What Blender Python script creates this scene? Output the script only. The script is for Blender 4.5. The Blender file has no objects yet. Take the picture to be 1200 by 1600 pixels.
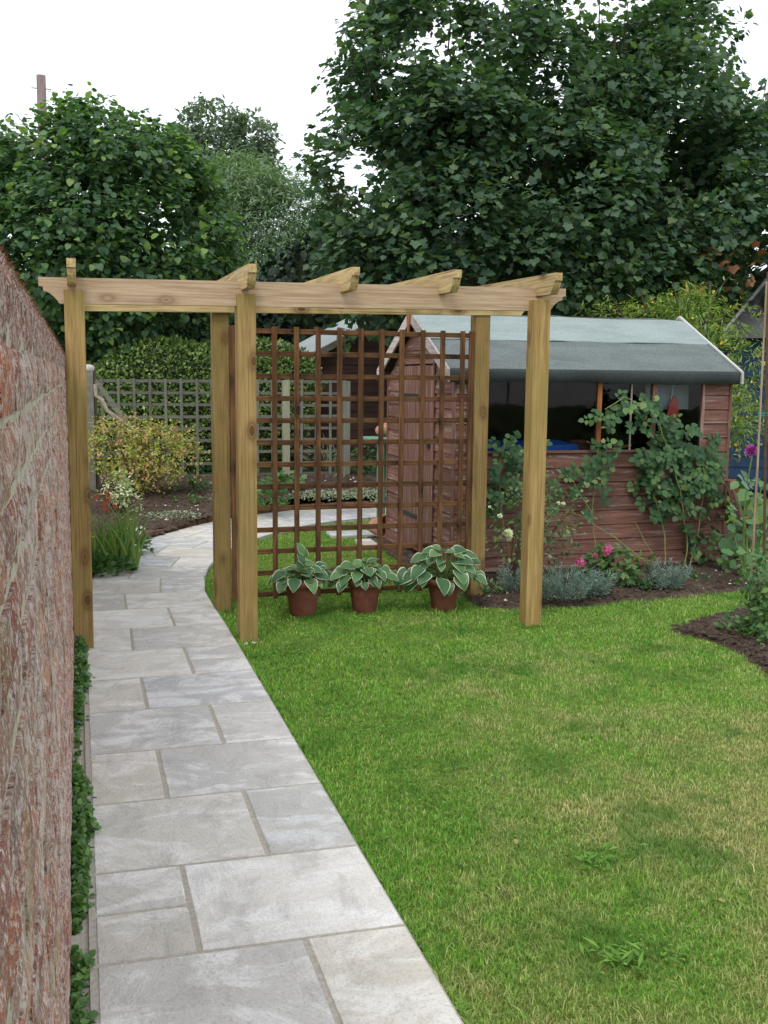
import bpy, math, random
import numpy as np
from mathutils import Vector, Matrix
random.seed(7); rng = np.random.default_rng(7)
sc = bpy.context.scene
col = sc.collection
PI = math.pi

# ------------------------------------------------------------------ camera, sky, sun, exposure
F_PX, EYE, PITCH, ROLL, YAW = 1600.0, 1.55, math.radians(7.48), 0.010, math.radians(16.6)
fw = np.array([math.sin(YAW)*math.cos(PITCH), math.cos(YAW)*math.cos(PITCH), -math.sin(PITCH)])
_r = np.array([math.cos(YAW), -math.sin(YAW), 0.0]); _u = np.cross(_r, fw)
RT = _r*math.cos(ROLL) + _u*math.sin(ROLL); UP = -_r*math.sin(ROLL) + _u*math.cos(ROLL)
cam_d = bpy.data.cameras.new('camera'); cam = bpy.data.objects.new('camera', cam_d); col.objects.link(cam)
cam_d.sensor_fit = 'VERTICAL'; cam_d.sensor_height = 36.0; cam_d.lens = 36.0
cam_d.clip_start = 0.02; cam_d.clip_end = 2000
cam.matrix_world = Matrix(((RT[0], UP[0], -fw[0], 0), (RT[1], UP[1], -fw[1], 0), (RT[2], UP[2], -fw[2], EYE), (0, 0, 0, 1)))
sc.camera = cam

world = bpy.data.worlds.new('World'); sc.world = world; world.use_nodes = True
wn = world.node_tree; wn.nodes.clear()
sky = wn.nodes.new('ShaderNodeTexSky'); sky.sky_type = 'NISHITA'; sky.sun_disc = False
SUN_EL, SUN_AZ = math.radians(52), math.radians(215)
sky.sun_elevation = SUN_EL; sky.sun_rotation = SUN_AZ
bg1 = wn.nodes.new('ShaderNodeBackground'); bg1.inputs[1].default_value = 0.05
bg2 = wn.nodes.new('ShaderNodeBackground'); bg2.inputs[0].default_value = (0.97, 0.985, 1.0, 1); bg2.inputs[1].default_value = 1.02
add = wn.nodes.new('ShaderNodeAddShader'); wo = wn.nodes.new('ShaderNodeOutputWorld')
wn.links.new(sky.outputs[0], bg1.inputs[0]); wn.links.new(bg1.outputs[0], add.inputs[0])
wn.links.new(bg2.outputs[0], add.inputs[1]); wn.links.new(add.outputs[0], wo.inputs[0])
sun_d = bpy.data.lights.new('sun', 'SUN'); sun_d.energy = 0.9; sun_d.angle = math.radians(14); sun_d.color = (1, 0.96, 0.9)
sun = bpy.data.objects.new('sun', sun_d); col.objects.link(sun)
sd = Vector((math.sin(SUN_AZ)*math.cos(SUN_EL), math.cos(SUN_AZ)*math.cos(SUN_EL), math.sin(SUN_EL)))
sun.rotation_euler = sd.to_track_quat('Z', 'Y').to_euler(); sun.location = (0, 0, 20)
sc.view_settings.view_transform = 'Standard'; sc.view_settings.look = 'None'
sc.view_settings.exposure = 0.32; sc.view_settings.gamma = 1.0; sc.view_settings.use_curve_mapping = False
sc.render.engine = 'CYCLES'; sc.cycles.max_bounces = 7; sc.cycles.transparent_max_bounces = 12
sc.cycles.diffuse_bounces = 5; sc.cycles.glossy_bounces = 3; sc.cycles.transmission_bounces = 4

def _ray(px, py): return fw*F_PX + RT*(px-600) - UP*(py-800)
def G(px, py, z=0.0):                       # where a sight line meets height z
    d = _ray(px, py); t = (z-EYE)/d[2]; return np.array([d[0]*t, d[1]*t, z])
def A(px, py, Y):                           # where a sight line meets the plane y = Y
    d = _ray(px, py); t = Y/d[1]; return np.array([d[0]*t, Y, EYE+d[2]*t])
def proj(P):
    v = P - np.array([0, 0, EYE]); k = v@fw; return 600+F_PX*(v@RT)/k, 800-F_PX*(v@UP)/k, k

# ------------------------------------------------------------------ materials
class NT:
    def __init__(s, name):
        s.m = bpy.data.materials.new(name); s.m.use_nodes = True; s.t = s.m.node_tree; s.t.nodes.clear()
        s.out = s.t.nodes.new('ShaderNodeOutputMaterial')
        s.tc = s.t.nodes.new('ShaderNodeTexCoord'); s._oi = None
    def n(s, typ, **kw):
        x = s.t.nodes.new(typ)
        for k, v in kw.items(): setattr(x, k, v)
        return x
    def link(s, a, b): s.t.links.new(a, b)
    def put(s, sock, v):
        if isinstance(v, bpy.types.NodeSocket): s.link(v, sock)
        elif isinstance(v, (tuple, list)) and len(v) == 3 and sock.type == 'RGBA': sock.default_value = (*v, 1)
        else: sock.default_value = v
    def orand(s):
        if s._oi is None: s._oi = s.n('ShaderNodeObjectInfo')
        return s._oi.outputs['Random']
    def coord(s, scale=(1, 1, 1), rand=True, which='Object', rot=(0, 0, 0)):
        mp = s.n('ShaderNodeMapping'); mp.inputs['Scale'].default_value = scale; mp.inputs['Rotation'].default_value = rot
        s.link(s.tc.outputs[which], mp.inputs['Vector'])
        if rand:
            c = s.n('ShaderNodeCombineXYZ')
            for i, k in enumerate((37.0, 91.0, 53.0)):
                s.link(s.math('MULTIPLY', s.orand(), k), c.inputs[i])
            s.link(c.outputs[0], mp.inputs['Location'])
        return mp.outputs[0]
    def world(s, scale=(1, 1, 1)):
        g = s.n('ShaderNodeNewGeometry'); mp = s.n('ShaderNodeMapping'); mp.inputs['Scale'].default_value = scale
        s.link(g.outputs['Position'], mp.inputs['Vector']); return mp.outputs[0]
    def math(s, op, a, b=0.0, clamp=False):
        x = s.n('ShaderNodeMath', operation=op, use_clamp=clamp); s.put(x.inputs[0], a); s.put(x.inputs[1], b); return x.outputs[0]
    def noise(s, vec, scale, detail=4, rough=.6, dist=0.0):
        x = s.n('ShaderNodeTexNoise'); s.link(vec, x.inputs['Vector']); x.inputs['Scale'].default_value = scale
        x.inputs['Detail'].default_value = detail; x.inputs['Roughness'].default_value = rough; x.inputs['Distortion'].default_value = dist
        return x.outputs[0]
    def voro(s, vec, scale, feature='F1', rnd=1.0):
        x = s.n('ShaderNodeTexVoronoi', feature=feature); s.link(vec, x.inputs['Vector']); x.inputs['Scale'].default_value = scale
        x.inputs['Randomness'].default_value = rnd; return x.outputs['Distance']
    def ramp(s, fac, stops, interp='LINEAR'):
        x = s.n('ShaderNodeValToRGB'); cr = x.color_ramp; cr.interpolation = interp
        while len(cr.elements) < len(stops): cr.elements.new(0.5)
        for e, (p, c) in zip(cr.elements, stops):
            e.position = p; e.color = (*c, 1) if isinstance(c, (tuple, list)) else (c, c, c, 1)
        s.put(x.inputs[0], fac); return x.outputs[0]
    def mix(s, fac, a, b, mode='MIX'):
        x = s.n('ShaderNodeMix', data_type='RGBA', blend_type=mode); s.put(x.inputs[0], fac); s.put(x.inputs[6], a); s.put(x.inputs[7], b)
        return x.outputs[2]
    def attr(s, name):
        return s.n('ShaderNodeAttribute', attribute_name=name).outputs['Fac']
    def bump(s, h, strength=.3, dist=.01):
        x = s.n('ShaderNodeBump'); x.inputs['Strength'].default_value = strength; x.inputs['Distance'].default_value = dist
        s.link(h, x.inputs['Height']); return x.outputs[0]
    def bsdf(s, colr, rough=.7, spec=.3, normal=None, metal=0.0, finish=True):
        x = s.n('ShaderNodeBsdfPrincipled'); s.put(x.inputs['Base Color'], colr); s.put(x.inputs['Roughness'], rough)
        x.inputs['Specular IOR Level'].default_value = spec; x.inputs['Metallic'].default_value = metal
        if normal is not None: s.link(normal, x.inputs['Normal'])
        if finish: s.link(x.outputs[0], s.out.inputs[0])
        return x.outputs[0]

def wood(name, axis, lo, hi, dark, knots=True, wear=None, rough=.75, green=None):
    t = NT(name); sc3 = [14, 14, 14]; sc3[axis] = 0.9
    v = t.coord(tuple(sc3)); g = t.noise(v, 3.2, 5, .65, .4)
    c = t.ramp(g, [(.32, lo), (.62, hi)])
    fine = [90, 90, 90]; fine[axis] = 3.0
    f = t.noise(t.coord(tuple(fine)), 1.0, 3, .6)
    c = t.mix(t.math('MULTIPLY', t.ramp(f, [(.38, 1), (.55, 0)]), .42), c, dark)
    blot = t.noise(t.coord((1, 1, 1)), 3.0, 3)
    if green: c = t.mix(t.ramp(blot, [(.45, 0), (.68, .75)]), c, green)
    if knots:
        ks = [7, 7, 7]; ks[axis] = 3.6
        k = t.voro(t.coord(tuple(ks)), 1.0)
        c = t.mix(t.ramp(k, [(.10, 1), (.13, .35), (.16, .75), (.24, .25), (.34, 0)]), c, dark)
        cs = [60, 60, 60]; cs[axis] = 1.1
        ck = t.noise(t.coord(tuple(cs)), 1.0, 2, .5)
        c = t.mix(t.ramp(ck, [(.66, 0), (.70, .7)]), c, dark)
    if wear:
        ws = [30, 30, 30]; ws[axis] = 2.5
        w = t.noise(t.coord(tuple(ws)), 1.0, 5, .7)
        c = t.mix(t.ramp(w, [(.53, 0), (.68, .7)]), c, wear)
    tint = t.ramp(t.orand(), [(0, .74), (1, 1.1)])
    c = t.mix(1.0, c, tint, 'MULTIPLY')
    h = t.math('ADD', t.math('MULTIPLY', f, .6), g)
    t.bsdf(c, rough, .25, t.bump(h, .35, .004)); return t.m

M = {}
for ax, nm in ((0, 'x'), (1, 'y'), (2, 'z')):
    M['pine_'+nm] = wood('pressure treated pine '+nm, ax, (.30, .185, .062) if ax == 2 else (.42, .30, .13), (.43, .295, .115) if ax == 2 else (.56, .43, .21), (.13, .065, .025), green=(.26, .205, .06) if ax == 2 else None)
    M['trellis_'+nm] = wood('brown stained lath '+nm, ax, (.075, .032, .014), (.225, .108, .043), (.030, .013, .007), green=(.075, .034, .015))
    M['shed_'+nm] = wood('faded red brown shed stain '+nm, ax, (.155, .068, .048), (.27, .135, .10), (.065, .030, .023), knots=False, wear=(.45, .37, .34))
    M['old_'+nm] = wood('weathered grey wood '+nm, ax, (.12, .115, .10), (.21, .20, .175), (.09, .085, .07), knots=False, green=(.16, .19, .10))
    M['brownshed_'+nm] = wood('dark brown shed boards '+nm, ax, (.060, .032, .025), (.095, .052, .040), (.03, .015, .012), knots=False)
M['beam'] = wood('pale planed pine', 0, (.40, .275, .165), (.50, .375, .255), (.20, .12, .07))
M['orange_wood'] = wood('orange cedar', 2, (.36, .12, .04), (.45, .18, .07), (.15, .05, .02), knots=False)
M['blue'] = wood('blue painted boards', 0, (.018, .042, .095), (.028, .062, .13), (.01, .02, .05), knots=False)
M['greenpaint'] = wood('pale green paint', 2, (.13, .30, .20), (.18, .38, .26), (.08, .2, .13), knots=False)
M['bargewood'] = wood('pale flaking bargeboard', 1, (.42, .36, .33), (.60, .55, .52), (.22, .11, .09), knots=False)
M['palewood'] = wood('pale fence post', 2, (.22, .22, .15), (.32, .31, .22), (.2, .19, .12), knots=False)
M['cane'] = wood('garden cane', 2, (.30, .22, .14), (.42, .33, .22), (.12, .08, .05), knots=False)
M['bark'] = wood('bark', 2, (.05, .04, .03), (.10, .085, .065), (.02, .016, .012), knots=False)
M['pole'] = wood('tarred pole', 2, (.16, .12, .11), (.22, .17, .155), (.08, .06, .05), knots=False)

def m_brick():
    t = NT('weathered red brick')
    v = t.coord((1, 1, 1)); r = t.orand(); w = t.world()
    c = t.ramp(r, [(0, (.20, .075, .05)), (.22, (.38, .15, .09)), (.42, (.27, .17, .14)), (.6, (.46, .20, .11)), (.8, (.30, .22, .19)), (1, (.26, .10, .075))])
    n1 = t.noise(v, 12, 5, .7); c = t.mix(t.ramp(n1, [(.45, 0), (.6, .7)]), c, (.21, .14, .125))
    big = t.noise(w, 3.2, 4, .65)
    n2 = t.noise(v, 42, 5, .75); n2b = t.math('ADD', t.math('MULTIPLY', n2, .75), t.math('MULTIPLY', big, .3))
    c = t.mix(t.ramp(n2b, [(.50, 0), (.58, .85)]), c, (.50, .46, .45))
    n3 = t.noise(v, 130, 4, .75); c = t.mix(t.ramp(n3, [(.54, 0), (.62, .8)]), c, (.64, .61, .60))
    c = t.mix(t.ramp(t.noise(w, 5.5, 4, .7), [(.56, 0), (.68, .6)]), c, (.12, .10, .09))
    n4 = t.noise(w, 4.3, 4, .6); c = t.mix(t.ramp(n4, [(.57, 0), (.7, .5)]), c, (.30, .28, .17))
    n5 = t.noise(v, 75, 4, .7); c = t.mix(t.ramp(n5, [(.33, .8), (.41, 0)]), c, (.08, .05, .045)); c = t.mix(1.0, c, (1.22, 1.15, 1.08), 'MULTIPLY')
    h = t.math('ADD', t.math('MULTIPLY', n2, .8), t.math('ADD', n3, n5))
    t.bsdf(c, .95, .1, t.bump(h, 1.0, .007)); return t.m
M['brick'] = m_brick()
def m_mortar():
    t = NT('lime mortar'); v = t.world()
    n1 = t.noise(v, 40, 5, .7); c = t.ramp(n1, [(.3, (.30, .26, .19)), (.6, (.52, .48, .38))])
    t.bsdf(c, .95, .1, t.bump(n1, .8, .006)); return t.m
M['mortar'] = m_mortar()
def m_coping():
    t = NT('weathered coping stone'); w = t.world()
    n1 = t.noise(w, 10, 6, .75); n2 = t.noise(w, 48, 5, .75); n3 = t.noise(w, 130, 3, .7)
    c = t.ramp(n1, [(.32, (.10, .055, .05)), (.5, (.24, .12, .095)), (.68, (.22, .17, .16))])
    c = t.mix(t.ramp(n2, [(.49, 0), (.58, .85)]), c, (.48, .44, .43)); c = t.mix(t.ramp(n3, [(.54, 0), (.62, .7)]), c, (.60, .57, .56))
    c = t.mix(t.ramp(n2, [(.33, .8), (.41, 0)]), c, (.08, .05, .045)); c = t.mix(1.0, c, (1.25, 1.15, 1.08), 'MULTIPLY')
    t.bsdf(c, .95, .1, t.bump(t.math('ADD', n2, n3), 1.0, .010)); return t.m
M['coping'] = m_coping()
def m_slab():
    t = NT('riven sandstone slab'); v = t.coord((1, 1, 1)); r = t.orand()
    base = t.ramp(r, [(0, (.47, .455, .42)), (.25, (.55, .525, .475)), (.5, (.44, .435, .425)), (.75, (.52, .495, .445)), (1, (.59, .57, .53))])
    w = t.noise(t.coord((1, 1.9, 1), rot=(0, 0, .5)), 2.6, 6, .62, 1.4)
    c = t.mix(t.ramp(w, [(.47, 0), (.60, .85)]), base, (.68, .67, .645))
    w2 = t.noise(t.coord((1.6, 1, 1), rot=(0, 0, -.4)), 4.4, 7, .72, .5)
    c = t.mix(t.ramp(w2, [(.36, .5), (.50, 0)]), c, (.33, .32, .30)); c = t.mix(t.ramp(t.noise(t.world(), 1.7, 4, .7), [(.60, 0), (.76, .35)]), c, (.48, .42, .31))
    s = t.noise(v, 120, 3, .7); c = t.mix(t.ramp(s, [(.35, .3), (.5, 0)]), c, (.22, .21, .19))
    
    h = t.math('ADD', t.math('MULTIPLY', w2, 1.2), t.math('ADD', t.math('MULTIPLY', w, 1.0), t.math('MULTIPLY', s, .15)))
    c = t.mix(1.0, c, t.ramp(t.orand(), [(0, (.91, .94, 1.0)), (.3, (1.12, 1.11, 1.08)), (.55, (.97, .99, 1.04)), (.8, (1.06, 1.04, 1.0)), (1, (1.17, 1.18, 1.19))]), 'MULTIPLY')
    t.bsdf(c, .8, .25, t.bump(h, .75, .014)); return t.m
M['slab'] = m_slab()
def m_joint():
    t = NT('sand and cement pointing'); n1 = t.noise(t.world(), 60, 5, .7)
    t.bsdf(t.ramp(n1, [(.3, (.30, .275, .23)), (.65, (.46, .43, .37))]), .95, .1, t.bump(n1, .6, .004)); return t.m
M['joint'] = m_joint()
def m_soil():
    t = NT('garden soil'); v = t.world(); n1 = t.noise(v, 22, 7, .75); n2 = t.noise(v, 3, 3)
    c = t.ramp(n1, [(.3, (.032, .022, .017)), (.5, (.085, .060, .046)), (.68, (.17, .125, .095))])
    c = t.mix(t.ramp(n2, [(.45, 0), (.7, .5)]), c, (.15, .115, .085))
    t.bsdf(c, .95, .1, t.bump(n1, .9, .03)); return t.m
M['soil'] = m_soil()
def m_felt(name, a, b):
    t = NT(name); v = t.coord((1, 1, 1)); n1 = t.noise(v, 95, 4, .8); n2 = t.noise(t.coord((1, 3, 1)), 2.2, 5, .7)
    c = t.ramp(n1, [(.35, a), (.65, b)]); c = t.mix(t.ramp(n2, [(.35, .35), (.6, 0)]), c, tuple(x*.6 for x in a))
    t.bsdf(c, .9, .2, t.bump(n1, .5, .003)); return t.m
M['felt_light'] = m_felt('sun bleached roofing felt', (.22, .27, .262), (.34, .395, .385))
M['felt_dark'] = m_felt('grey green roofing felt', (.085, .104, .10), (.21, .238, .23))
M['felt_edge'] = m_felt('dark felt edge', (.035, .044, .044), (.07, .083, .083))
M['roof_grey'] = m_felt('grey shingle felt', (.12, .115, .125), (.20, .195, .21))
M['roof_pale'] = m_felt('pale grey roof sheet', (.34, .38, .39), (.44, .48, .485))

def plain(name, c, rough=.6, spec=.3, var=.25, scale=20, metal=0.0, wr=True):
    t = NT(name); n1 = t.noise(t.coord((1, 1, 1)), scale, 5, .65)
    cc = t.ramp(n1, [(.3, tuple(x*(1-var) for x in c)), (.7, tuple(min(1, x*(1+var)) for x in c))])
    t.bsdf(cc, rough, spec, t.bump(n1, .2, .003), metal); return t.m
M['terracotta'] = plain('old terracotta', (.17, .062, .04), .85, .2, .35, 14)
M['terracotta_pale'] = plain('pale terracotta', (.46, .24, .15), .85, .2, .3, 14)
M['potsoil'] = plain('potting soil', (.04, .03, .022), .95, .1, .5, 60)
M['white_trim'] = plain('white metal trim', (.58, .58, .57), .5, .4, .08)
M['zinc'] = plain('zinc', (.45, .46, .48), .4, .5, .2, 30, .9)
M['core'] = plain('dark hedge core', (.022, .030, .014), .95, .05, .6, 30)  # dark fill colour of the solid balls behind hedge leaves
M['iron'] = plain('black iron', (.02, .02, .02), .5, .5, .2)
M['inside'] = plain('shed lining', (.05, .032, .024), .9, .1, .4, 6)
M['blueplastic'] = plain('blue plastic', (.015, .11, .50), .4, .5, .1)
M['redplastic'] = plain('red plastic', (.60, .035, .03), .35, .5, .1)
M['orangeplastic'] = plain('orange enamel', (.50, .10, .04), .4, .4, .1)
M['greypanel'] = plain('grey window reflection panel', (.40, .42, .47), .8, .2, .05, 3)  # grey of the added panel that imitates a reflection in the right pane
M['stem_green'] = plain('green stem', (.12, .20, .05), .6, .3, .3)
M['stem_yellow'] = plain('yellow green stem', (.26, .26, .09), .6, .3, .3)
M['stem_brown'] = plain('brown stem', (.10, .065, .04), .8, .2, .3)
M['stone'] = plain('pale stone', (.45, .42, .38), .9, .2, .3)
M['concrete'] = plain('weathered concrete', (.19, .18, .15), .9, .2, .3, 9)
M['ochre'] = plain('pale rubble stone', (.52, .47, .40), .9, .2, .25)
M['twine'] = plain('teal twine', (.03, .25, .22), .7, .2, .1)
M['edging'] = plain('mossy edging brick', (.17, .10, .065), .95, .1, .45, 30)
M['branch'] = plain('bleached branch', (.36, .29, .24), .9, .1, .3, 30)
def m_glass():
    t = NT('window glass'); tr = t.n('ShaderNodeBsdfTransparent'); tr.inputs[0].default_value = (.80, .84, .84, 1)
    gl = t.n('ShaderNodeBsdfGlossy'); gl.inputs['Roughness'].default_value = .03; gl.inputs[0].default_value = (.9, .9, .9, 1)
    fr = t.n('ShaderNodeFresnel'); fr.inputs[0].default_value = 1.22
    nz = t.noise(t.coord((1, 1, 1)), 3, 2); t.link(t.bump(nz, .1, .01), gl.inputs['Normal'])
    mx = t.n('ShaderNodeMixShader'); t.link(fr.outputs[0], mx.inputs[0]); t.link(tr.outputs[0], mx.inputs[1]); t.link(gl.outputs[0], mx.inputs[2])
    t.link(mx.outputs[0], t.out.inputs[0]); return t.m
M['glass'] = m_glass()

def leafmat(name, stops, rough=.5, spec=.35, trans=.22, tcol=None, uv=False, edge=None):
    t = NT(name)
    r = t.math('FRACT', t.math('ADD', t.attr('rnd'), t.orand()))
    c = t.ramp(r, stops)
    if uv:
        s = t.n('ShaderNodeSeparateXYZ'); t.link(t.tc.outputs['UV'], s.inputs[0])
        wob = t.noise(t.coord((1, 1, 1)), 26, 3, .6)
        u = t.math('ADD', s.outputs[0], t.math('MULTIPLY', t.math('SUBTRACT', wob, .5), .28))
        if edge: c = t.mix(t.ramp(u, [(.83, 0), (.90, 1)]), c, edge)
        vn = t.n('ShaderNodeTexWave', wave_type='BANDS', bands_direction='X'); t.link(t.tc.outputs['UV'], vn.inputs['Vector'])
        vn.inputs['Scale'].default_value = 2.2
        c = t.mix(t.math('MULTIPLY', vn.outputs['Fac'], .12), c, (.16, .28, .10))
    b = t.bsdf(c, rough, spec, finish=False)
    tl = t.n('ShaderNodeBsdfTranslucent'); t.put(tl.inputs[0], tcol if tcol else t.mix(1.0, c, (1.5, 1.7, .7), 'MULTIPLY'))
    mx = t.n('ShaderNodeMixShader'); mx.inputs[0].default_value = trans
    t.link(b, mx.inputs[1]); t.link(tl.outputs[0], mx.inputs[2]); t.link(mx.outputs[0], t.out.inputs[0]); return t.m
L = {}
L['sycamore'] = leafmat('sycamore leaf', [(0, (.040, .085, .052)), (.5, (.065, .125, .068)), (.85, (.095, .165, .078)), (.985, (.13, .20, .07)), (1, (.13, .18, .07))], .5, .42, .34)  # leaf colour lifted to stand in for an atmospheric veil
L['hazel'] = leafmat('hazel leaf', [(0, (.045, .100, .050)), (.5, (.075, .150, .068)), (.82, (.11, .20, .08)), (.93, (.20, .31, .08)), (1, (.25, .35, .10))], .5, .4, .36)  # lighter bluish green carries the haze veil in the colour
L['willow'] = leafmat('feathery leaf', [(0, (.12, .19, .12)), (.6, (.17, .26, .15)), (1, (.25, .32, .17))], .55, .3)
L['oak'] = leafmat('haze tinted oak leaf', [(0, (.11, .165, .125)), (.6, (.16, .22, .155)), (1, (.22, .26, .17))], .6, .2)  # distance haze is put into this pale leaf colour
L['hedge'] = leafmat('hedge leaf', [(0, (.05, .10, .028)), (.5, (.12, .20, .045)), (.85, (.22, .32, .075)), (1, (.34, .42, .13))], .35, .5)
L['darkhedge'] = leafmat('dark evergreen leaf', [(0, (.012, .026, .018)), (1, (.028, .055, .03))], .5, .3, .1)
L['spirea'] = leafmat('golden spirea leaf', [(0, (.20, .28, .05)), (.35, (.36, .42, .075)), (.6, (.46, .42, .11)), (.82, (.50, .32, .16)), (1, (.50, .22, .13))], .55, .25)
L['varieg'] = leafmat('cream edged leaf', [(0, (.12, .19, .05)), (.4, (.30, .36, .16)), (.7, (.62, .64, .42)), (1, (.72, .72, .55))], .5, .3)
L['rose'] = leafmat('rose leaf', [(0, (.030, .080, .032)), (.6, (.052, .125, .042)), (.9, (.09, .18, .055)), (1, (.18, .25, .08))], .5, .3)
L['roselight'] = leafmat('young rose leaf', [(0, (.07, .13, .05)), (.6, (.13, .21, .08)), (1, (.24, .30, .13))], .5, .3)
L['sword'] = leafmat('sword leaf', [(0, (.10, .20, .05)), (.6, (.17, .30, .075)), (1, (.28, .36, .11))], .45, .35)
L['broad'] = leafmat('broad green leaf', [(0, (.05, .12, .035)), (.6, (.085, .18, .05)), (1, (.15, .25, .07))], .42, .4)
L['lavender'] = leafmat('grey lavender leaf', [(0, (.11, .17, .15)), (.6, (.19, .26, .235)), (1, (.30, .36, .33))], .7, .15)
L['buddleia'] = leafmat('yellow green shrub leaf', [(0, (.10, .17, .035)), (.5, (.18, .27, .06)), (.9, (.28, .35, .10)), (1, (.42, .40, .12))], .5, .3, .3)
L['creeper'] = leafmat('small trailing leaf', [(0, (.045, .11, .025)), (.6, (.08, .175, .04)), (1, (.15, .26, .06))], .45, .35)
L['clover'] = leafmat('clover leaf', [(0, (.07, .17, .025)), (.6, (.12, .27, .04)), (1, (.20, .36, .06))], .6, .2)
L['deadleaf'] = leafmat('dry fallen leaf', [(0, (.22, .15, .07)), (.6, (.38, .30, .15)), (1, (.20, .25, .09))], .7, .1)
L['silver'] = leafmat('silver groundcover leaf', [(0, (.16, .20, .13)), (.6, (.28, .32, .23)), (1, (.42, .45, .34))], .7, .2)
L['redleaf'] = leafmat('rusty red leaf', [(0, (.16, .07, .035)), (.6, (.28, .12, .055)), (1, (.34, .19, .08))], .5, .3)
L['hosta'] = leafmat('cream margined hosta leaf', [(0, (.045, .12, .050)), (.6, (.08, .18, .065)), (1, (.13, .25, .09))], .42, .35, .18, uv=True, edge=(.70, .73, .56))
L['dahlia'] = leafmat('dahlia leaf', [(0, (.05, .12, .04)), (.6, (.08, .18, .055)), (1, (.13, .25, .08))], .42, .4)
L['pink'] = leafmat('pink petal', [(0, (.50, .06, .20)), (1, (.70, .16, .34))], .5, .3)
L['white'] = leafmat('white petal', [(0, (.75, .74, .62)), (1, (.85, .85, .76))], .5, .3)
L['purple'] = leafmat('purple petal', [(0, (.32, .05, .32)), (1, (.50, .12, .46))], .5, .3)
L['yellow'] = leafmat('yellow petal', [(0, (.70, .42, .04)), (1, (.80, .62, .10))], .5, .3)
L['red'] = leafmat('red petal', [(0, (.62, .05, .02)), (1, (.72, .12, .04))], .5, .3)
L['blueflower'] = leafmat('violet petal', [(0, (.25, .25, .62)), (1, (.38, .38, .75))], .5, .3)
L['moss'] = leafmat('rusty moss', [(0, (.09, .04, .03)), (.5, (.22, .10, .065)), (.8, (.30, .17, .12)), (1, (.13, .12, .06))], .95, .05, .05)
def m_grass():
    t = NT('lawn grass blades'); r = t.attr('rnd'); v = t.world()
    a = t.noise(v, 1.5, 5, .65); b = t.noise(v, 5.5, 4, .6)
    green = t.ramp(r, [(0, (.095, .25, .03)), (.45, (.18, .41, .05)), (.75, (.27, .50, .07)), (.93, (.42, .55, .13)), (1, (.64, .62, .30))])
    straw = t.ramp(r, [(0, (.30, .32, .09)), (.5, (.50, .46, .19)), (1, (.72, .62, .34))])
    sx = t.n('ShaderNodeSeparateXYZ'); t.link(v, sx.inputs[0])
    near = t.math('MULTIPLY', t.math('SUBTRACT', 5.6, sx.outputs[1]), .055, True)
    right = t.math('MULTIPLY', t.math('SUBTRACT', sx.outputs[0], 1.35), .16)
    right = t.math('MINIMUM', t.math('MAXIMUM', right, -.14), .10)
    k = t.math('ADD', t.math('ADD', t.math('ADD', t.math('MULTIPLY', a, .62), t.math('MULTIPLY', b, .38)), near), right)
    c = t.mix(t.ramp(k, [(.60, 0), (.78, .8)]), green, straw)
    lush = t.noise(t.world((1, 1, 1)), 2.3, 3); c = t.mix(t.ramp(lush, [(.36, .75), (.50, 0)]), c, (.075, .24, .028))
    fleck = t.noise(v, 26, 3, .7); c = t.mix(1.0, c, t.ramp(fleck, [(.3, .72), (.7, 1.22)]), 'MULTIPLY')
    x = t.bsdf(c, .6, .2, finish=False); tl = t.n('ShaderNodeBsdfTranslucent'); t.link(c, tl.inputs[0])
    mx = t.n('ShaderNodeMixShader'); mx.inputs[0].default_value = .3
    t.link(x, mx.inputs[1]); t.link(tl.outputs[0], mx.inputs[2]); t.link(mx.outputs[0], t.out.inputs[0]); return t.m
M['grass'] = m_grass()
def m_lawn():
    t = NT('turf'); n1 = t.noise(t.world(), 30, 6, .75); n2 = t.noise(t.world(), 1.5, 5, .65)
    c = t.ramp(n1, [(.3, (.09, .14, .025)), (.6, (.18, .25, .05)), (.75, (.30, .30, .12))])
    t.bsdf(c, .95, .1, t.bump(n1, .8, .02)); return t.m
M['lawn'] = m_lawn()
M['field'] = plain('distant grass', (.07, .10, .03), .95, .1, .3, .3)

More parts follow.
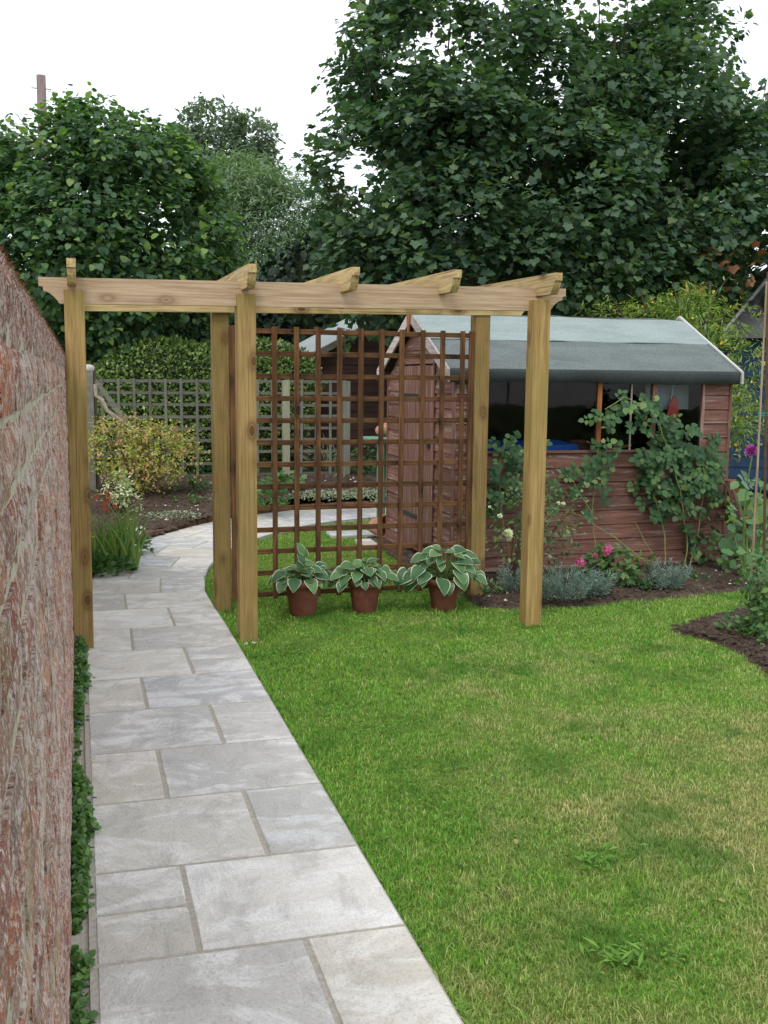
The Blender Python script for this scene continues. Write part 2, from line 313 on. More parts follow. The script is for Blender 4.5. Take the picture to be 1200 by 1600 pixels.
# ------------------------------------------------------------------ object helpers
def wl(o):
    v = Vector((0, 0, 0))
    while o is not None: v += o.location; o = o.parent
    return v
def tag(o, label=None, cat=None, group=None, kind=None):
    if label: o['label'] = label
    if cat: o['category'] = cat
    if group: o['group'] = group
    if kind: o['kind'] = kind
    return o
def thing(name, loc, label, cat, group=None):
    o = bpy.data.objects.new(name, None); o.empty_display_size = .1; col.objects.link(o); o.location = Vector(tuple(map(float, loc)))
    return tag(o, label, cat, group)
def link(name, me, parent=None, loc=None, kind=None):
    o = bpy.data.objects.new(name, me); col.objects.link(o)
    if parent is not None: o.parent = parent
    if loc is not None: o.location = Vector(tuple(map(float, loc)))
    if kind: o['kind'] = kind
    return o
class MB:
    def __init__(s): s.v = []; s.f = []
    def add(s, V, Fc):
        b = len(s.v); s.v += [tuple(map(float, p)) for p in V]; s.f += [tuple(i+b for i in f) for f in Fc]; return s
    def box(s, x0, x1, y0, y1, z0, z1, b=0.0):
        if b <= 0:
            V = [(x, y, z) for z in (z0, z1) for y in (y0, y1) for x in (x0, x1)]
            return s.add(V, [(0, 2, 3, 1), (4, 5, 7, 6), (0, 1, 5, 4), (2, 6, 7, 3), (0, 4, 6, 2), (1, 3, 7, 5)])
        V = []; 
        for (zz, ins) in ((z0, b), (z0+b, 0), (z1-b, 0), (z1, b)):
            xa, xb, ya, yb = x0+ins, x1-ins, y0+ins, y1-ins
            c = b*.7 if ins == 0 else 0.0
            V += [(xa+c, ya, zz), (xb-c, ya, zz), (xb, ya+c, zz), (xb, yb-c, zz), (xb-c, yb, zz), (xa+c, yb, zz), (xa, yb-c, zz), (xa, ya+c, zz)]
        Fc = [tuple(range(7, -1, -1)), tuple(range(24, 32))]
        for k in range(3):
            for i in range(8):
                j = (i+1) % 8; Fc.append((k*8+i, k*8+j, k*8+8+j, k*8+8+i))
        return s.add(V, Fc)
    def prism(s, pts, vec):                     # polygon of 3D points extruded along vec
        n = len(pts); vec = np.array(vec, float)
        V = [np.array(p, float) for p in pts]; V += [p+vec for p in V[:n]]
        return s.add(V, [tuple(range(n-1, -1, -1)), tuple(range(n, 2*n))]+[(i, (i+1) % n, n+(i+1) % n, n+i) for i in range(n)])
    def tube(s, pts, r, n=6, cap=True):
        pts = [np.array(p, float) for p in pts]; m = len(pts)
        rs = r if isinstance(r, (list, tuple)) else [r]*m; V = []
        for i, p in enumerate(pts):
            d = pts[min(i+1, m-1)]-pts[max(i-1, 0)]; d /= (np.linalg.norm(d)+1e-9)
            a = np.cross(d, (0, 0, 1) if abs(d[2]) < .9 else (1, 0, 0)); a /= np.linalg.norm(a); b = np.cross(d, a)
            V += [p+rs[i]*(math.cos(2*PI*k/n)*a+math.sin(2*PI*k/n)*b) for k in range(n)]
        Fc = [(i*n+k, i*n+(k+1) % n, (i+1)*n+(k+1) % n, (i+1)*n+k) for i in range(m-1) for k in range(n)]
        if cap: Fc += [tuple(range(n-1, -1, -1)), tuple(range((m-1)*n, m*n))]
        return s.add(V, Fc)
    def lathe(s, c, prof, n=24):
        V = []; m = len(prof)
        for (r, z) in prof: V += [(c[0]+r*math.cos(2*PI*k/n), c[1]+r*math.sin(2*PI*k/n), c[2]+z) for k in range(n)]
        return s.add(V, [(i*n+k, i*n+(k+1) % n, (i+1)*n+(k+1) % n, (i+1)*n+k) for i in range(m-1) for k in range(n)])
    def ball(s, c, r, n=8, m=6, sq=(1, 1, 1), jit=0):
        V = []
        for i in range(m+1):
            th = PI*i/m
            for k in range(n):
                q = 1+random.uniform(-jit, jit); V.append((c[0]+q*r*sq[0]*math.sin(th)*math.cos(2*PI*k/n), c[1]+q*r*sq[1]*math.sin(th)*math.sin(2*PI*k/n), c[2]+q*r*sq[2]*math.cos(th)))
        return s.add(V, [((i+1)*n+k, (i+1)*n+(k+1) % n, i*n+(k+1) % n, i*n+k) for i in range(m) for k in range(n)])
    def mesh(s, name, mat, off=(0, 0, 0), smooth=False):
        me = bpy.data.meshes.new(name); o = tuple(off)
        me.from_pydata([(x-o[0], y-o[1], z-o[2]) for x, y, z in s.v], [], s.f)
        me.materials.append(mat)
        if smooth: me.polygons.foreach_set('use_smooth', [True]*len(me.polygons))
        me.update(); return me
    def build(s, name, mat, parent=None, origin=None, smooth=False, kind=None):
        if parent is not None: return link(name, s.mesh(name, mat, wl(parent), smooth), parent, kind=kind)
        o = Vector(tuple(map(float, origin))) if origin is not None else Vector((0, 0, 0))
        return link(name, s.mesh(name, mat, o, smooth), None, o, kind)

# ---- leaves: a template set at many frames, one numpy mesh
def fan(outline, fold=.0, droop=.0):
    o = np.array(outline, float); V = [(0, .45, 0)]
    V += [(x, y, fold*abs(x)-droop*max(0, y-.3)**2) for x, y in o]
    n = len(o); return np.array(V), np.array([(0, i+1, (i+1) % n+1) for i in range(n)])
T = {}
T['maple'] = fan([(0, .04), (.26, -.04), (.48, .06), (.44, .26), (.64, .58), (.36, .66), (.26, .80), (0, 1.04), (-.26, .80), (-.36, .66), (-.64, .58), (-.44, .26), (-.48, .06), (-.26, -.04)], .14, .25)
T['round'] = fan([(0, 0), (.25, -.04), (.46, .25), (.44, .6), (.2, .9), (0, 1.05), (-.2, .9), (-.44, .6), (-.46, .25), (-.25, -.04)], .15, .3)
T['oval'] = fan([(0, 0), (.26, .25), (.28, .6), (0, 1), (-.28, .6), (-.26, .25)], .15, .2)
T['diamond'] = (np.array([(0, 0, 0), (.27, .5, .05), (0, 1, 0), (-.27, .5, .05)]), np.array([(0, 1, 2), (0, 2, 3)]))
T['narrow'] = (np.array([(0, 0, 0), (.10, .4, .02), (0, 1, -.12), (-.10, .4, .02)]), np.array([(0, 1, 2), (0, 2, 3)]))
T['needle'] = (np.array([(-.03, 0, 0), (.03, 0, 0), (0, 1, 0)]), np.array([(0, 1, 2)]))
def nrm(a): return a/(np.linalg.norm(a, axis=-1, keepdims=True)+1e-9)
def frames(tip, normal):
    t = nrm(tip); s = nrm(np.cross(t, normal)); n = np.cross(s, t); return s, t, n
def leafverts(tpl, pos, tip, normal, size):
    V, Fc = T[tpl]; s, t, n = frames(tip, normal); size = np.asarray(size).reshape(-1, 1, 1)
    P = pos[:, None, :]+size*(V[None, :, 0:1]*s[:, None, :]+V[None, :, 1:2]*t[:, None, :]+V[None, :, 2:3]*n[:, None, :])
    N, k = len(pos), len(V)
    FF = (Fc[None]+(np.arange(N)*k)[:, None, None]).reshape(-1, 3)
    return P.reshape(-1, 3), FF
def npmesh(name, V, Fc, mat, off=(0, 0, 0), rnd=None, smooth=False):
    me = bpy.data.meshes.new(name); V = np.asarray(V, np.float32)-np.array(off, np.float32); Fc = np.asarray(Fc, np.int32)
    me.vertices.add(len(V)); me.vertices.foreach_set('co', V.ravel())
    k = Fc.shape[1]; me.loops.add(Fc.size); me.loops.foreach_set('vertex_index', Fc.ravel())
    me.polygons.add(len(Fc)); me.polygons.foreach_set('loop_start', np.arange(0, Fc.size, k, dtype=np.int32))
    try: me.polygons.foreach_set('loop_total', np.full(len(Fc), k, np.int32))
    except Exception: pass
    if rnd is not None:
        a = me.attributes.new('rnd', 'FLOAT', 'POINT'); a.data.foreach_set('value', np.asarray(rnd, np.float32))
    me.materials.append(mat); me.update(calc_edges=True)
    if smooth: me.polygons.foreach_set('use_smooth', [True]*len(Fc))
    return me
def leafmesh(name, tpl, pos, tip, normal, size, mat, parent=None, origin=None, kind='stuff', groups=None):
    V, Fc = leafverts(tpl, pos, tip, normal, size); k = len(T[tpl][0])
    rv = rng.random(len(pos)) if groups is None else np.mod(groups+rng.normal(0, .12, len(pos)), 1.0)
    off = wl(parent) if parent is not None else (origin if origin is not None else (0, 0, 0))
    me = npmesh(name, V, Fc, mat, off, np.repeat(rv, k))
    o = link(name, me, parent, None if parent is not None else origin)
    if kind: o['kind'] = kind
    return o
def lobes_shell(lobes, n, inner=.55):
    """points in the outer part of ellipsoid lobes (cx,cy,cz,rx,ry,rz), with outward directions; points deep in another lobe are dropped"""
    Lb = np.array(lobes, float); w = (Lb[:, 3]*Lb[:, 4]+Lb[:, 4]*Lb[:, 5]+Lb[:, 3]*Lb[:, 5]); w /= w.sum()
    idx = rng.choice(len(Lb), n, p=w); d = nrm(rng.normal(size=(n, 3)))
    r = inner+(1-inner)*rng.random(n)**.6
    P = Lb[idx, :3]+d*Lb[idx, 3:6]*r[:, None]; out = nrm(d/Lb[idx, 3:6])
    q = (((P[:, None, :]-Lb[None, :, :3])/Lb[None, :, 3:6])**2).sum(-1); q[np.arange(n), idx] = 9
    keep = q.min(1) > .42
    return P[keep], out[keep]
def shoots(P, out, per, length, up=.35, spread=.12):
    """leaves along short curved shoots that start at P and grow along out"""
    n = len(P); d = nrm(out+np.array([0, 0, up])+rng.normal(0, .25, (n, 3)))
    t = np.linspace(.12, 1, per)[None, :, None]; ln = (length*rng.uniform(.6, 1.3, n))[:, None, None]
    Q = P[:, None, :]+d[:, None, :]*t*ln+np.array([0, 0, -1.0])*(t**2)*ln*.18
    side = nrm(np.cross(d, rng.normal(size=(n, 3))))
    ang = rng.uniform(0, 2*PI, (n, per)); s2 = np.cross(d, side)
    off = np.cos(ang)[..., None]*side[:, None, :]+np.sin(ang)[..., None]*s2[:, None, :]
    Q = Q+off*spread*length
    tip = nrm(off+.7*d[:, None, :]+np.array([0, 0, -.35])+rng.normal(0, .2, (n, per, 3)))
    nor = nrm(np.array([0, 0, 1.0])+.45*d[:, None, :]+rng.normal(0, .35, (n, per, 3)))
    g = np.repeat(rng.random(n), per)
    return Q.reshape(-1, 3), tip.reshape(-1, 3), nor.reshape(-1, 3), g

def pick_front(pos, n):
    """the n leaves that show largest: near the camera, in frame, on the outside of the crown"""
    v = pos-np.array([0, 0, EYE]); k = v@fw; px = 600+F_PX*(v@RT)/k; py = 800-F_PX*(v@UP)/k
    ok = (px > 2) & (px < 1198) & (py > 2) & (py < 500) & (k > 0)
    cell = (np.floor(px/9).astype(int)*1000+np.floor(py/9).astype(int)); order = np.argsort(k); seen = {}; out = []
    for i in order:
        if not ok[i]: continue
        c = cell[i]
        if c in seen: continue
        seen[c] = 1; out.append(i)
    out = np.array(out); kk = k[out]; out = out[np.argsort(kk)][:int(n*2.2)]; rng.shuffle(out)
    return out[:n]
def leaf_objects(tree, tpl, pos, tip, nor, size, mat, idx, name='leaf'):
    V, Fc = T[tpl]; me = npmesh(name, V, Fc, mat); s, t, n = frames(tip, nor); o0 = np.array(wl(tree))
    for i in idx:
        o = bpy.data.objects.new(name, me); col.objects.link(o); o.parent = tree; p = pos[i]-o0; z = float(size[i])
        o.matrix_local = Matrix(((s[i, 0]*z, t[i, 0]*z, n[i, 0]*z, p[0]), (s[i, 1]*z, t[i, 1]*z, n[i, 1]*z, p[1]), (s[i, 2]*z, t[i, 2]*z, n[i, 2]*z, p[2]), (0, 0, 0, 1)))

def limb_pts(a, b, bow=.1, n=5):
    a, b = np.array(a, float), np.array(b, float); k = np.array([random.uniform(-1, 1), random.uniform(-1, 1), .3])*bow*np.linalg.norm(b-a)
    return [a+(b-a)*t+k*math.sin(PI*t) for t in np.linspace(0, 1, n)]

# ================================================================== SETTING
def path_pts():     # left and right edges of the path by station
    Lp = [(0, y) for y in (1.2, 1.55, 2.08, 2.605, 3.12, 3.65, 4.165, 4.70, 5.22, 5.765)]
    Rp = [(.85, y) for y in (1.2, 1.55, 2.08, 2.585, 3.10, 3.645, 4.15, 4.685, 5.215, 5.76)]
    Lp += [(.02, 6.29), (.03, 6.82), (.045, 7.33), (.065, 7.87), (.14, 8.42), (.28, 8.98), (.46, 9.50), (.72, 9.99), (1.06, 10.49), (1.42, 10.93), (1.90, 11.32), (2.42, 11.62), (2.98, 11.78), (3.55, 11.83), (4.15, 11.83)]
    Rp += [(.848, 6.26), (.84, 6.80), (.84, 7.28), (.90, 7.81), (.98, 8.22), (1.09, 8.60), (1.23, 8.96), (1.40, 9.29), (1.62, 9.62), (1.88, 9.96), (2.22, 10.32), (2.62, 10.60), (3.05, 10.77), (3.60, 10.82), (4.20, 10.82)]
    return Lp, Rp
Lp, Rp = path_pts()
from_poly = lambda pts: [(float(a), float(b)) for a, b in pts]
path_poly = np.array(Lp+Rp[::-1])
def inside(poly, x, y):
    c = np.zeros(len(x), bool); n = len(poly)
    for i in range(n):
        x1, y1 = poly[i]; x2, y2 = poly[(i+1) % n]
        if y1 == y2: continue
        c ^= ((y1 > y) != (y2 > y)) & (x < (x2-x1)*(y-y1)/(y2-y1)+x1)
    return c
bed_shed = np.array([(2.60, 6.42), (2.9, 6.30), (3.3, 6.27), (3.8, 6.33), (4.3, 6.40), (4.8, 6.47), (5.6, 6.45), (7.5, 6.3), (7.5, 9.4), (2.62, 9.4), (2.66, 7.4)])
bed_right = np.array([(3.50, 5.50), (3.62, 5.20), (3.60, 4.85), (3.50, 4.5), (3.35, 4.1), (3.4, 3.6), (7, 3.2), (7.4, 5.9), (4.6, 5.95), (4.0, 5.72)])

g0 = MB().box(-300, 300, -40, 600, -.6, -.10).build('ground', M['field'], kind='structure')
lw = MB().box(-.06, 9, .4, 13.4, -.09, -.012).build('lawn', M['lawn'], kind='structure')

# ---- path: pointing bed and single slabs
path = bpy.data.objects.new('path', None); col.objects.link(path); path['kind'] = 'structure'
jb = MB()
for i in range(len(Lp)-1):
    jb.add([(Lp[i][0]-.012, Lp[i][1], .0160), (Rp[i][0]-.004, Rp[i][1], .0160), (Rp[i+1][0]-.004, Rp[i+1][1], .0160), (Lp[i+1][0]-.012, Lp[i+1][1], .0160)], [(0, 1, 2, 3)])
jb.build('pointing', M['joint'], path)
def slab(q, inset=.0048, z0=-.02, z1=.019):
    """q: four corners anticlockwise; rounded, slightly uneven slab"""
    q = np.array(q, float); c = q.mean(0); mb = MB(); nx = 4
    def rim(ins, z, jit=0):
        out = []
        for k in range(4):
            a, b = q[k], q[(k+1) % 4]
            for t in np.linspace(0, 1, nx, endpoint=False):
                p = a+(b-a)*t; d = c-p; dl = np.array([d[0], d[1]])
                e = (b-a)/np.linalg.norm(b-a); nn = np.array([-e[1], e[0]])
                if t == 0:
                    a0 = q[k-1]; e0 = (a-a0)/np.linalg.norm(a-a0); n0 = np.array([-e0[1], e0[0]]); mv = (nn+n0)*ins
                else: mv = nn*ins
                p = p+mv+np.array([random.uniform(-1, 1), random.uniform(-1, 1)])*jit
                out.append((p[0]-c[0], p[1]-c[1], z+random.uniform(-1, 1)*jit*.5))
        return out
    R = [rim(inset, z0), rim(inset, z1-.007, .0012), rim(inset+.006, z1, .0012)]; n = 4*nx
    inner = [(x*.5, y*.5, z1+random.uniform(-.0015, .0015)) for x, y, z in rim(0, z1)]
    V = R[0]+R[1]+R[2]+inner+[(0, 0, z1)]
    Fc = [(k*n+i, k*n+(i+1) % n, (k+1)*n+(i+1) % n, (k+1)*n+i) for k in range(3) for i in range(n)]
    Fc += [(3*n+i, 3*n+(i+1) % n, 4*n) for i in range(n)]
    mb.add(V, Fc)
    return link('slab', mb.mesh('slab', M['slab']), path, (c[0], c[1], 0))
frac = [.66, .33, .66, .32, .645, .32, .645, .315, .63, .30, .62, .29, .60, .31, .64, .36, .62, .30, .66, .34, .62, .33, .6, .35]
frac[2] = .655
def lerp(a, b, t): return (a[0]+(b[0]-a[0])*t, a[1]+(b[1]-a[1])*t)
for i in range(len(Lp)-1):
    f = frac[i % len(frac)]; a, b, c, d = Lp[i], Rp[i], Rp[i+1], Lp[i+1]
    m0, m1 = lerp(a, b, f), lerp(d, c, f)
    if i == 3:      # small pair on the left
        am, mm = lerp(a, d, .50), lerp(m0, m1, .50)
        slab([a, m0, mm, am]); slab([am, mm, m1, d]); slab([m0, b, c, m1])
    elif i == 8:    # small pair on the right
        bm, mm = lerp(b, c, .49), lerp(m0, m1, .49)
        slab([a, m0, m1, d]); slab([m0, b, bm, mm]); slab([mm, bm, c, m1])
    else:
        slab([a, m0, m1, d]); slab([m0, b, c, m1])

# stepping stones near the red shed
for (x, y, w, d, lb) in ((2.55, 9.72, .42, .30, 'pale paving stone let into the back lawn beyond the trellis, farther of two'), (2.62, 9.12, .26, .40, 'pale paving stone beside the red shed door end, nearer of two')):
    mb = MB().box(x-w/2, x+w/2, y-d/2, y+d/2, -.02, .022, .006); o = mb.build('stepping_stone', M['slab'], origin=(x, y, 0)); tag(o, lb, 'stepping stone', 'stones in the back lawn')

# ---- soil beds
def soilgrid(name, poly, x0, x1, y0, y1, step, hf):
    xs = np.arange(x0, x1, step); ys = np.arange(y0, y1, step); X, Y = np.meshgrid(xs, ys)
    ins = inside(poly, X.ravel(), Y.ravel()).reshape(X.shape)
    Z = hf(X, Y)+np.where(ins, rng.normal(0, .006, X.shape)+.010*np.sin(X*9+3*np.sin(Y*7))*np.cos(Y*11), -.03)
    ny, nx = X.shape; idx = np.arange(nx*ny).reshape(ny, nx)
    q = np.stack([idx[:-1, :-1], idx[:-1, 1:], idx[1:, 1:], idx[1:, :-1]], -1).reshape(-1, 4)
    cnt = ins[:-1, :-1].astype(int)+ins[:-1, 1:]+ins[1:, 1:]+ins[1:, :-1]; q = q[cnt.ravel() >= 1]
    me = npmesh(name, np.stack([X, Y, Z], -1).reshape(-1, 3), q, M['soil'], smooth=True); return link(name, me, kind='structure')
soilgrid('bed', bed_shed, 2.5, 7.6, 6.1, 9.5, .05, lambda X, Y: .010+.02*np.clip((Y-6.3)/.3, 0, 1))
soilgrid('bed', bed_right, 3.2, 7.5, 3.1, 6.1, .05, lambda X, Y: .008+.015*np.clip((X-3.6)/.3, 0, 1))
def bz(x, y): return .025+.26*np.clip((np.asarray(y, float)-9.2)/3.6, 0, 1)**1.2
left_edge = [(-.06, 7.4), (.0, 7.5)]+[(a-.10, b+.06) for a, b in Lp[13:]]
bed_back = np.array([(-.06, 7.2), (.015, 7.25), (.03, 7.8)]+[(a-.03, b+.03) for a, b in Lp[14:21]]+[(a, b+.05) for a, b in Lp[21:]]+[(6.8, 11.9), (6.8, 13.6), (-2, 13.6), (-2, 9.3), (-.06, 9.3)])
soilgrid('bed', bed_back, -2.1, 6.9, 7.1, 13.7, .07, lambda X, Y: bz(X, Y))
# clods, stones and litter on the soil
def clods(name, poly, n, bx, hf, smin, smax, mat):
    x = rng.uniform(bx[0], bx[1], n*2); y = rng.uniform(bx[2], bx[3], n*2); k = inside(poly, x, y); x, y = x[k][:n], y[k][:n]; n = len(x)
    V0 = np.array([(1, 0, 0), (0, 1, 0), (-1, 0, 0), (0, -1, 0), (0, 0, .8), (0, 0, -.6)]); F0 = np.array([(0, 1, 4), (1, 2, 4), (2, 3, 4), (3, 0, 4)])
    s = rng.uniform(smin, smax, n)**1.0; V = V0[None]*s[:, None, None]*rng.uniform(.6, 1.3, (n, 6, 3)); a = rng.uniform(0, PI, n)
    ca, sa = np.cos(a)[:, None], np.sin(a)[:, None]; X = V[..., 0]*ca-V[..., 1]*sa; Y = V[..., 0]*sa+V[..., 1]*ca
    P = np.stack([X+x[:, None], Y+y[:, None], V[..., 2]+hf(x, y)[:, None]], -1).reshape(-1, 3)
    Fc = (F0[None]+(np.arange(n)*6)[:, None, None]).reshape(-1, 3)
    me = npmesh(name, P, Fc, mat); return link(name, me, kind='stuff')
clods('soil_clods', bed_shed, 5000, (2.6, 6, 6.25, 7.5), lambda x, y: np.full(len(x), .03), .004, .018, M['soil'])
clods('soil_clods', bed_right, 4500, (3.4, 5.2, 4, 6), lambda x, y: np.full(len(x), .02), .004, .022, M['soil'])
clods('soil_clods', bed_back, 9000, (-.05, 4.2, 7.3, 13.2), lambda x, y: bz(x, y), .008, .03, M['soil'])
clods('pale_stones', bed_shed, 90, (2.7, 6, 6.35, 7.3), lambda x, y: np.full(len(x), .033), .006, .016, M['ochre'])
clods('pale_stones', bed_back, 160, (-.05, 4.2, 8, 13.2), lambda x, y: bz(x, y)+.01, .008, .02, M['ochre'])

# ---- grass
def grass():
    bands = [(1.6, 2.4, 30000), (2.4, 3.2, 28000), (3.2, 4.2, 20000), (4.2, 5.6, 14000), (5.6, 7.6, 10000), (7.6, 11.4, 4500)]
    Ps = []
    for y0, y1, dens in bands:
        n = int((y1-y0)*5.2*dens); x = rng.uniform(.80, 6.0, n); y = rng.uniform(y0, y1, n)
        v = np.stack([x, y, np.zeros(n)-EYE], 1); k = v@fw; px = 600+F_PX*(v@RT)/k
        ok = (px > -40) & (px < 1260) & ~inside(path_poly, x-.012, y) & ~inside(path_poly, x+.008, y)
        for b in (bed_shed, bed_right, bed_back): ok &= ~inside(b, x+rng.normal(0, .018, n), y+rng.normal(0, .018, n))
        ok &= ~((x > 2.8) & (y > 7.3))
        Ps.append(np.stack([x[ok], y[ok]], 1))
    m = 9000; ye = rng.uniform(1.6, 7.8, m); re = np.interp(ye, [q[1] for q in Rp[:17]], [q[0] for q in Rp[:17]]); Ps.append(np.stack([re+.006+rng.exponential(.008, m), ye], 1)); ne = m
    for (cx_, cy_, hw) in ((.925, 5.907, .056), (2.725, 5.855, .056), (.888, 6.735, .056), (2.679, 6.70, .056), (1.378, 6.47, .085), (1.80, 6.47, .078), (2.335, 6.40, .08)):
        a_ = rng.uniform(0, 2*PI, 420); rr = hw*(np.minimum(1/np.abs(np.cos(a_)+1e-9), 1/np.abs(np.sin(a_)+1e-9)) if hw < .06 else 1)+rng.exponential(.012, 420)
        Ps.append(np.stack([cx_+rr*np.cos(a_), cy_+rr*np.sin(a_)], 1)); ne += 420
    P = np.concatenate(Ps); n = len(P)
    cl = np.sin(P[:, 0]*5+2*np.sin(P[:, 1]*3.1))*np.sin(P[:, 1]*6+1.7*np.sin(P[:, 0]*4))
    h = rng.uniform(.009, .024, n)*(1+.30*cl)*(1+.9*(rng.random(n) < .02)); w = rng.uniform(.0007, .0014, n)*(1+.16*P[:, 1])
    h[-ne:] *= rng.uniform(.9, 2.0, ne)
    az = rng.uniform(0, 2*PI, n); lean = rng.uniform(.15, 1.1, n)
    d = np.stack([np.cos(az), np.sin(az), np.zeros(n)], 1); s = np.stack([-np.sin(az), np.cos(az), np.zeros(n)], 1)
    base = np.concatenate([P, np.full((n, 1), -.012)], 1)
    up = np.array([0, 0, 1.0]); hh = h[:, None]; ww = w[:, None]; ll = lean[:, None]
    mid = base+up*hh*.6+d*hh*ll*.35; tip = base+up*hh*(1-.25*ll)+d*hh*ll
    V = np.stack([base-s*ww, base+s*ww, mid-s*ww*.8, mid+s*ww*.8, tip], 1).reshape(-1, 3)
    F0 = np.array([(0, 1, 3), (0, 3, 2), (2, 3, 4)]); Fc = (F0[None]+(np.arange(n)*5)[:, None, None]).reshape(-1, 3)
    me = npmesh('grass', V, Fc, M['grass'], rnd=np.repeat(rng.random(n), 5)); link('grass', me, kind='stuff'); return n
grass()
# clover and broad weeds in the turf, thick along the path edge
def weeds():
    n = 9000; y = rng.uniform(2.05, 6, n); x = .95+np.abs(rng.normal(0, .33, n))+.12*np.sin(y*2.3)
    m = rng.random(n) < .16; x[m] = rng.uniform(1, 3.3, m.sum())
    cl = np.sin(x*7+1.3*y)+np.sin(y*5.5-x*3); k = (cl+rng.normal(0, .7, n) > 1.0) & ~inside(bed_right, x, y) & (x > .88); x, y = x[k], y[k]; n = len(x)
    a = rng.uniform(0, 2*PI, n); pos = np.stack([x, y, rng.uniform(.004, .022, n)], 1)
    tip = np.stack([np.cos(a), np.sin(a), rng.uniform(-.1, .5, n)], 1); nor = np.array([0, 0, 1.0])+rng.normal(0, .25, (n, 3))
    leafmesh('clover', 'oval', pos, tip, nor, rng.uniform(.008, .018, n), L['clover'])
weeds()
def rosette(x, y, r, lb):
    n = 64; a = np.linspace(0, 2*PI, n, endpoint=False)+rng.normal(0, .2, n); pos = np.tile([x, y, .010], (n, 1))+rng.normal(0, 1, (n, 3))*[.045, .035, .003]
    tip = np.stack([np.cos(a), np.sin(a), rng.uniform(.15, .6, n)], 1)
    t = thing('lawn_weed', (x, y, 0), lb, 'weed', 'weeds in the lawn')
    leafmesh('foliage', 'narrow', pos, tip, np.tile([0, 0, 1.0], (n, 1))+rng.normal(0, .2, (n, 3)), r*rng.uniform(.5, 1.4, n), L['clover'], t)
w1, w2 = G(930, 1350), G(970, 1500)
rosette(w1[0], w1[1], .045, 'bright green leafy weed rosette in the lawn, farther of two')
rosette(w2[0], w2[1], .045, 'green weed rosette in the dry straw patch of the lawn')

nf = 46; xf = rng.uniform(.95, 3.6, nf); yf = rng.uniform(2.0, 6.2, nf); leafmesh('fallen_leaves', 'oval', np.stack([xf, yf, rng.uniform(.014, .024, nf)], 1), rng.normal(0, 1, (nf, 3))*[1, 1, .25], np.array([0, 0, 1.0])+rng.normal(0, .35, (nf, 3)), rng.uniform(.012, .032, nf), L['deadleaf'])
# ================================================================== BRICK WALL
wall = thing('brick_wall', (-.17, .3, 0), 'old weathered red brick garden wall with lime bloom and mossy rounded coping', 'wall')
WX = -.062
MB().box(-.30, WX-.0045, -1.2, 9.2, -.1, 1.62).build('mortar', M['mortar'], wall)
def brick_mesh(w, seedv):
    r = random.Random(seedv); nx, nz = 6, 3; h = .066; V = []; Fc = []; off = r.uniform(-.002, .003)
    for j in range(nz+1):
        for i in range(nx+1):
            e = (i in (0, nx)) or (j in (0, nz)); x = off+(-.0035 if e else 0)+r.uniform(-.0022, .0022)
            V.append((x, -w/2+w*i/nx+r.uniform(-.001, .001)*(not e), -h/2+h*j/nz+r.uniform(-.0018, .0018)))
    b = len(V)
    for j in range(nz):
        for i in range(nx): a = j*(nx+1)+i; Fc.append((a, a+1, a+nx+2, a+nx+1))
    ring = [i for i in range(nx+1)]+[j*(nx+1)+nx for j in range(1, nz+1)]+[nz*(nx+1)+i for i in range(nx-1, -1, -1)]+[j*(nx+1) for j in range(nz-1, 0, -1)]
    for k in ring: V.append((-.02, V[k][1], V[k][2]))
    n = len(ring); Fc += [(ring[(k+1) % n], ring[k], b+k, b+(k+1) % n) for k in range(n)]
    return V, Fc
bm_str = [brick_mesh(.205, 100+i) for i in range(9)]; bm_hd = [brick_mesh(.094, 200+i) for i in range(6)]
def bmk(v):
    m = MB(); m.add(*v); return m.mesh('brick', M['brick'])
me_s = [bmk(v) for v in bm_str]; me_h = [bmk(v) for v in bm_hd]
spots = []
course = .075
for c in range(-1, 21):
    z = .045+c*course; y = .28+(.11 if c % 2 else 0); 
    k = 0
    while y < 9.1:
        hd = (c % 4 == 2); w = .105 if hd else .215
        spots.append((y+w/2, z+random.uniform(-.003, .003), hd)); y += w
def brick_show(s):
    P = np.array([WX, s[0], s[1]]); px, py, k = proj(P)
    if s[0] < .62 or py < 380 or py > 1650: return 0
    return 1/(s[0]**2)*(1 if s[0] > .7 else .3)
spots.sort(key=lambda s: -brick_show(s)); rest = MB()
for i, (y, z, hd) in enumerate(spots):
    if i < 290 and brick_show((y, z, hd)) > 0:
        o = link('brick', random.choice(me_h if hd else me_s), wall, (WX+.0-wall.location.x, y-wall.location.y, z))
        if random.random() < .5: pass
    elif y < 6.5 and proj(np.array([WX, y, z]))[1] < 1750 and proj(np.array([WX, y, z]))[1] > 300:
        V, Fc = random.choice(bm_hd if hd else bm_str); rest.add([(p[0]+WX, p[1]+y, p[2]+z) for p in V], Fc)
rest.build('brickwork', M['brick'], wall, kind='stuff')
# coping: rounded, lumpy, in units
prof = [(WX-.006, 1.56), (WX-.001, 1.60), (WX-.002, 1.64), (WX-.016, 1.682), (WX-.046, 1.715), (WX-.09, 1.735), (WX-.14, 1.735), (WX-.2, 1.70), (WX-.245, 1.60)]
y = .2
while y < 9.0:
    w = .30; mb = MB(); ns = 7; V = []; Fc = []; ph = random.uniform(0, 9)
    for i in range(ns):
        yy = y+.004+(w-.008)*i/(ns-1); e = .0035 if i in (0, ns-1) else 0
        for (px_, pz_) in prof: V.append((px_-e+random.uniform(-.0025, .0025), yy, pz_-e+random.uniform(-.0035, .0035)))
    m = len(prof)
    Fc = [(i*m+k, i*m+k+1, (i+1)*m+k+1, (i+1)*m+k) for i in range(ns-1) for k in range(m-1)]
    Fc += [tuple(range(m-1, -1, -1)), tuple(range((ns-1)*m, ns*m))]
    mb.add(V, Fc).build('coping_stone', M['coping'], wall, smooth=False); y += w
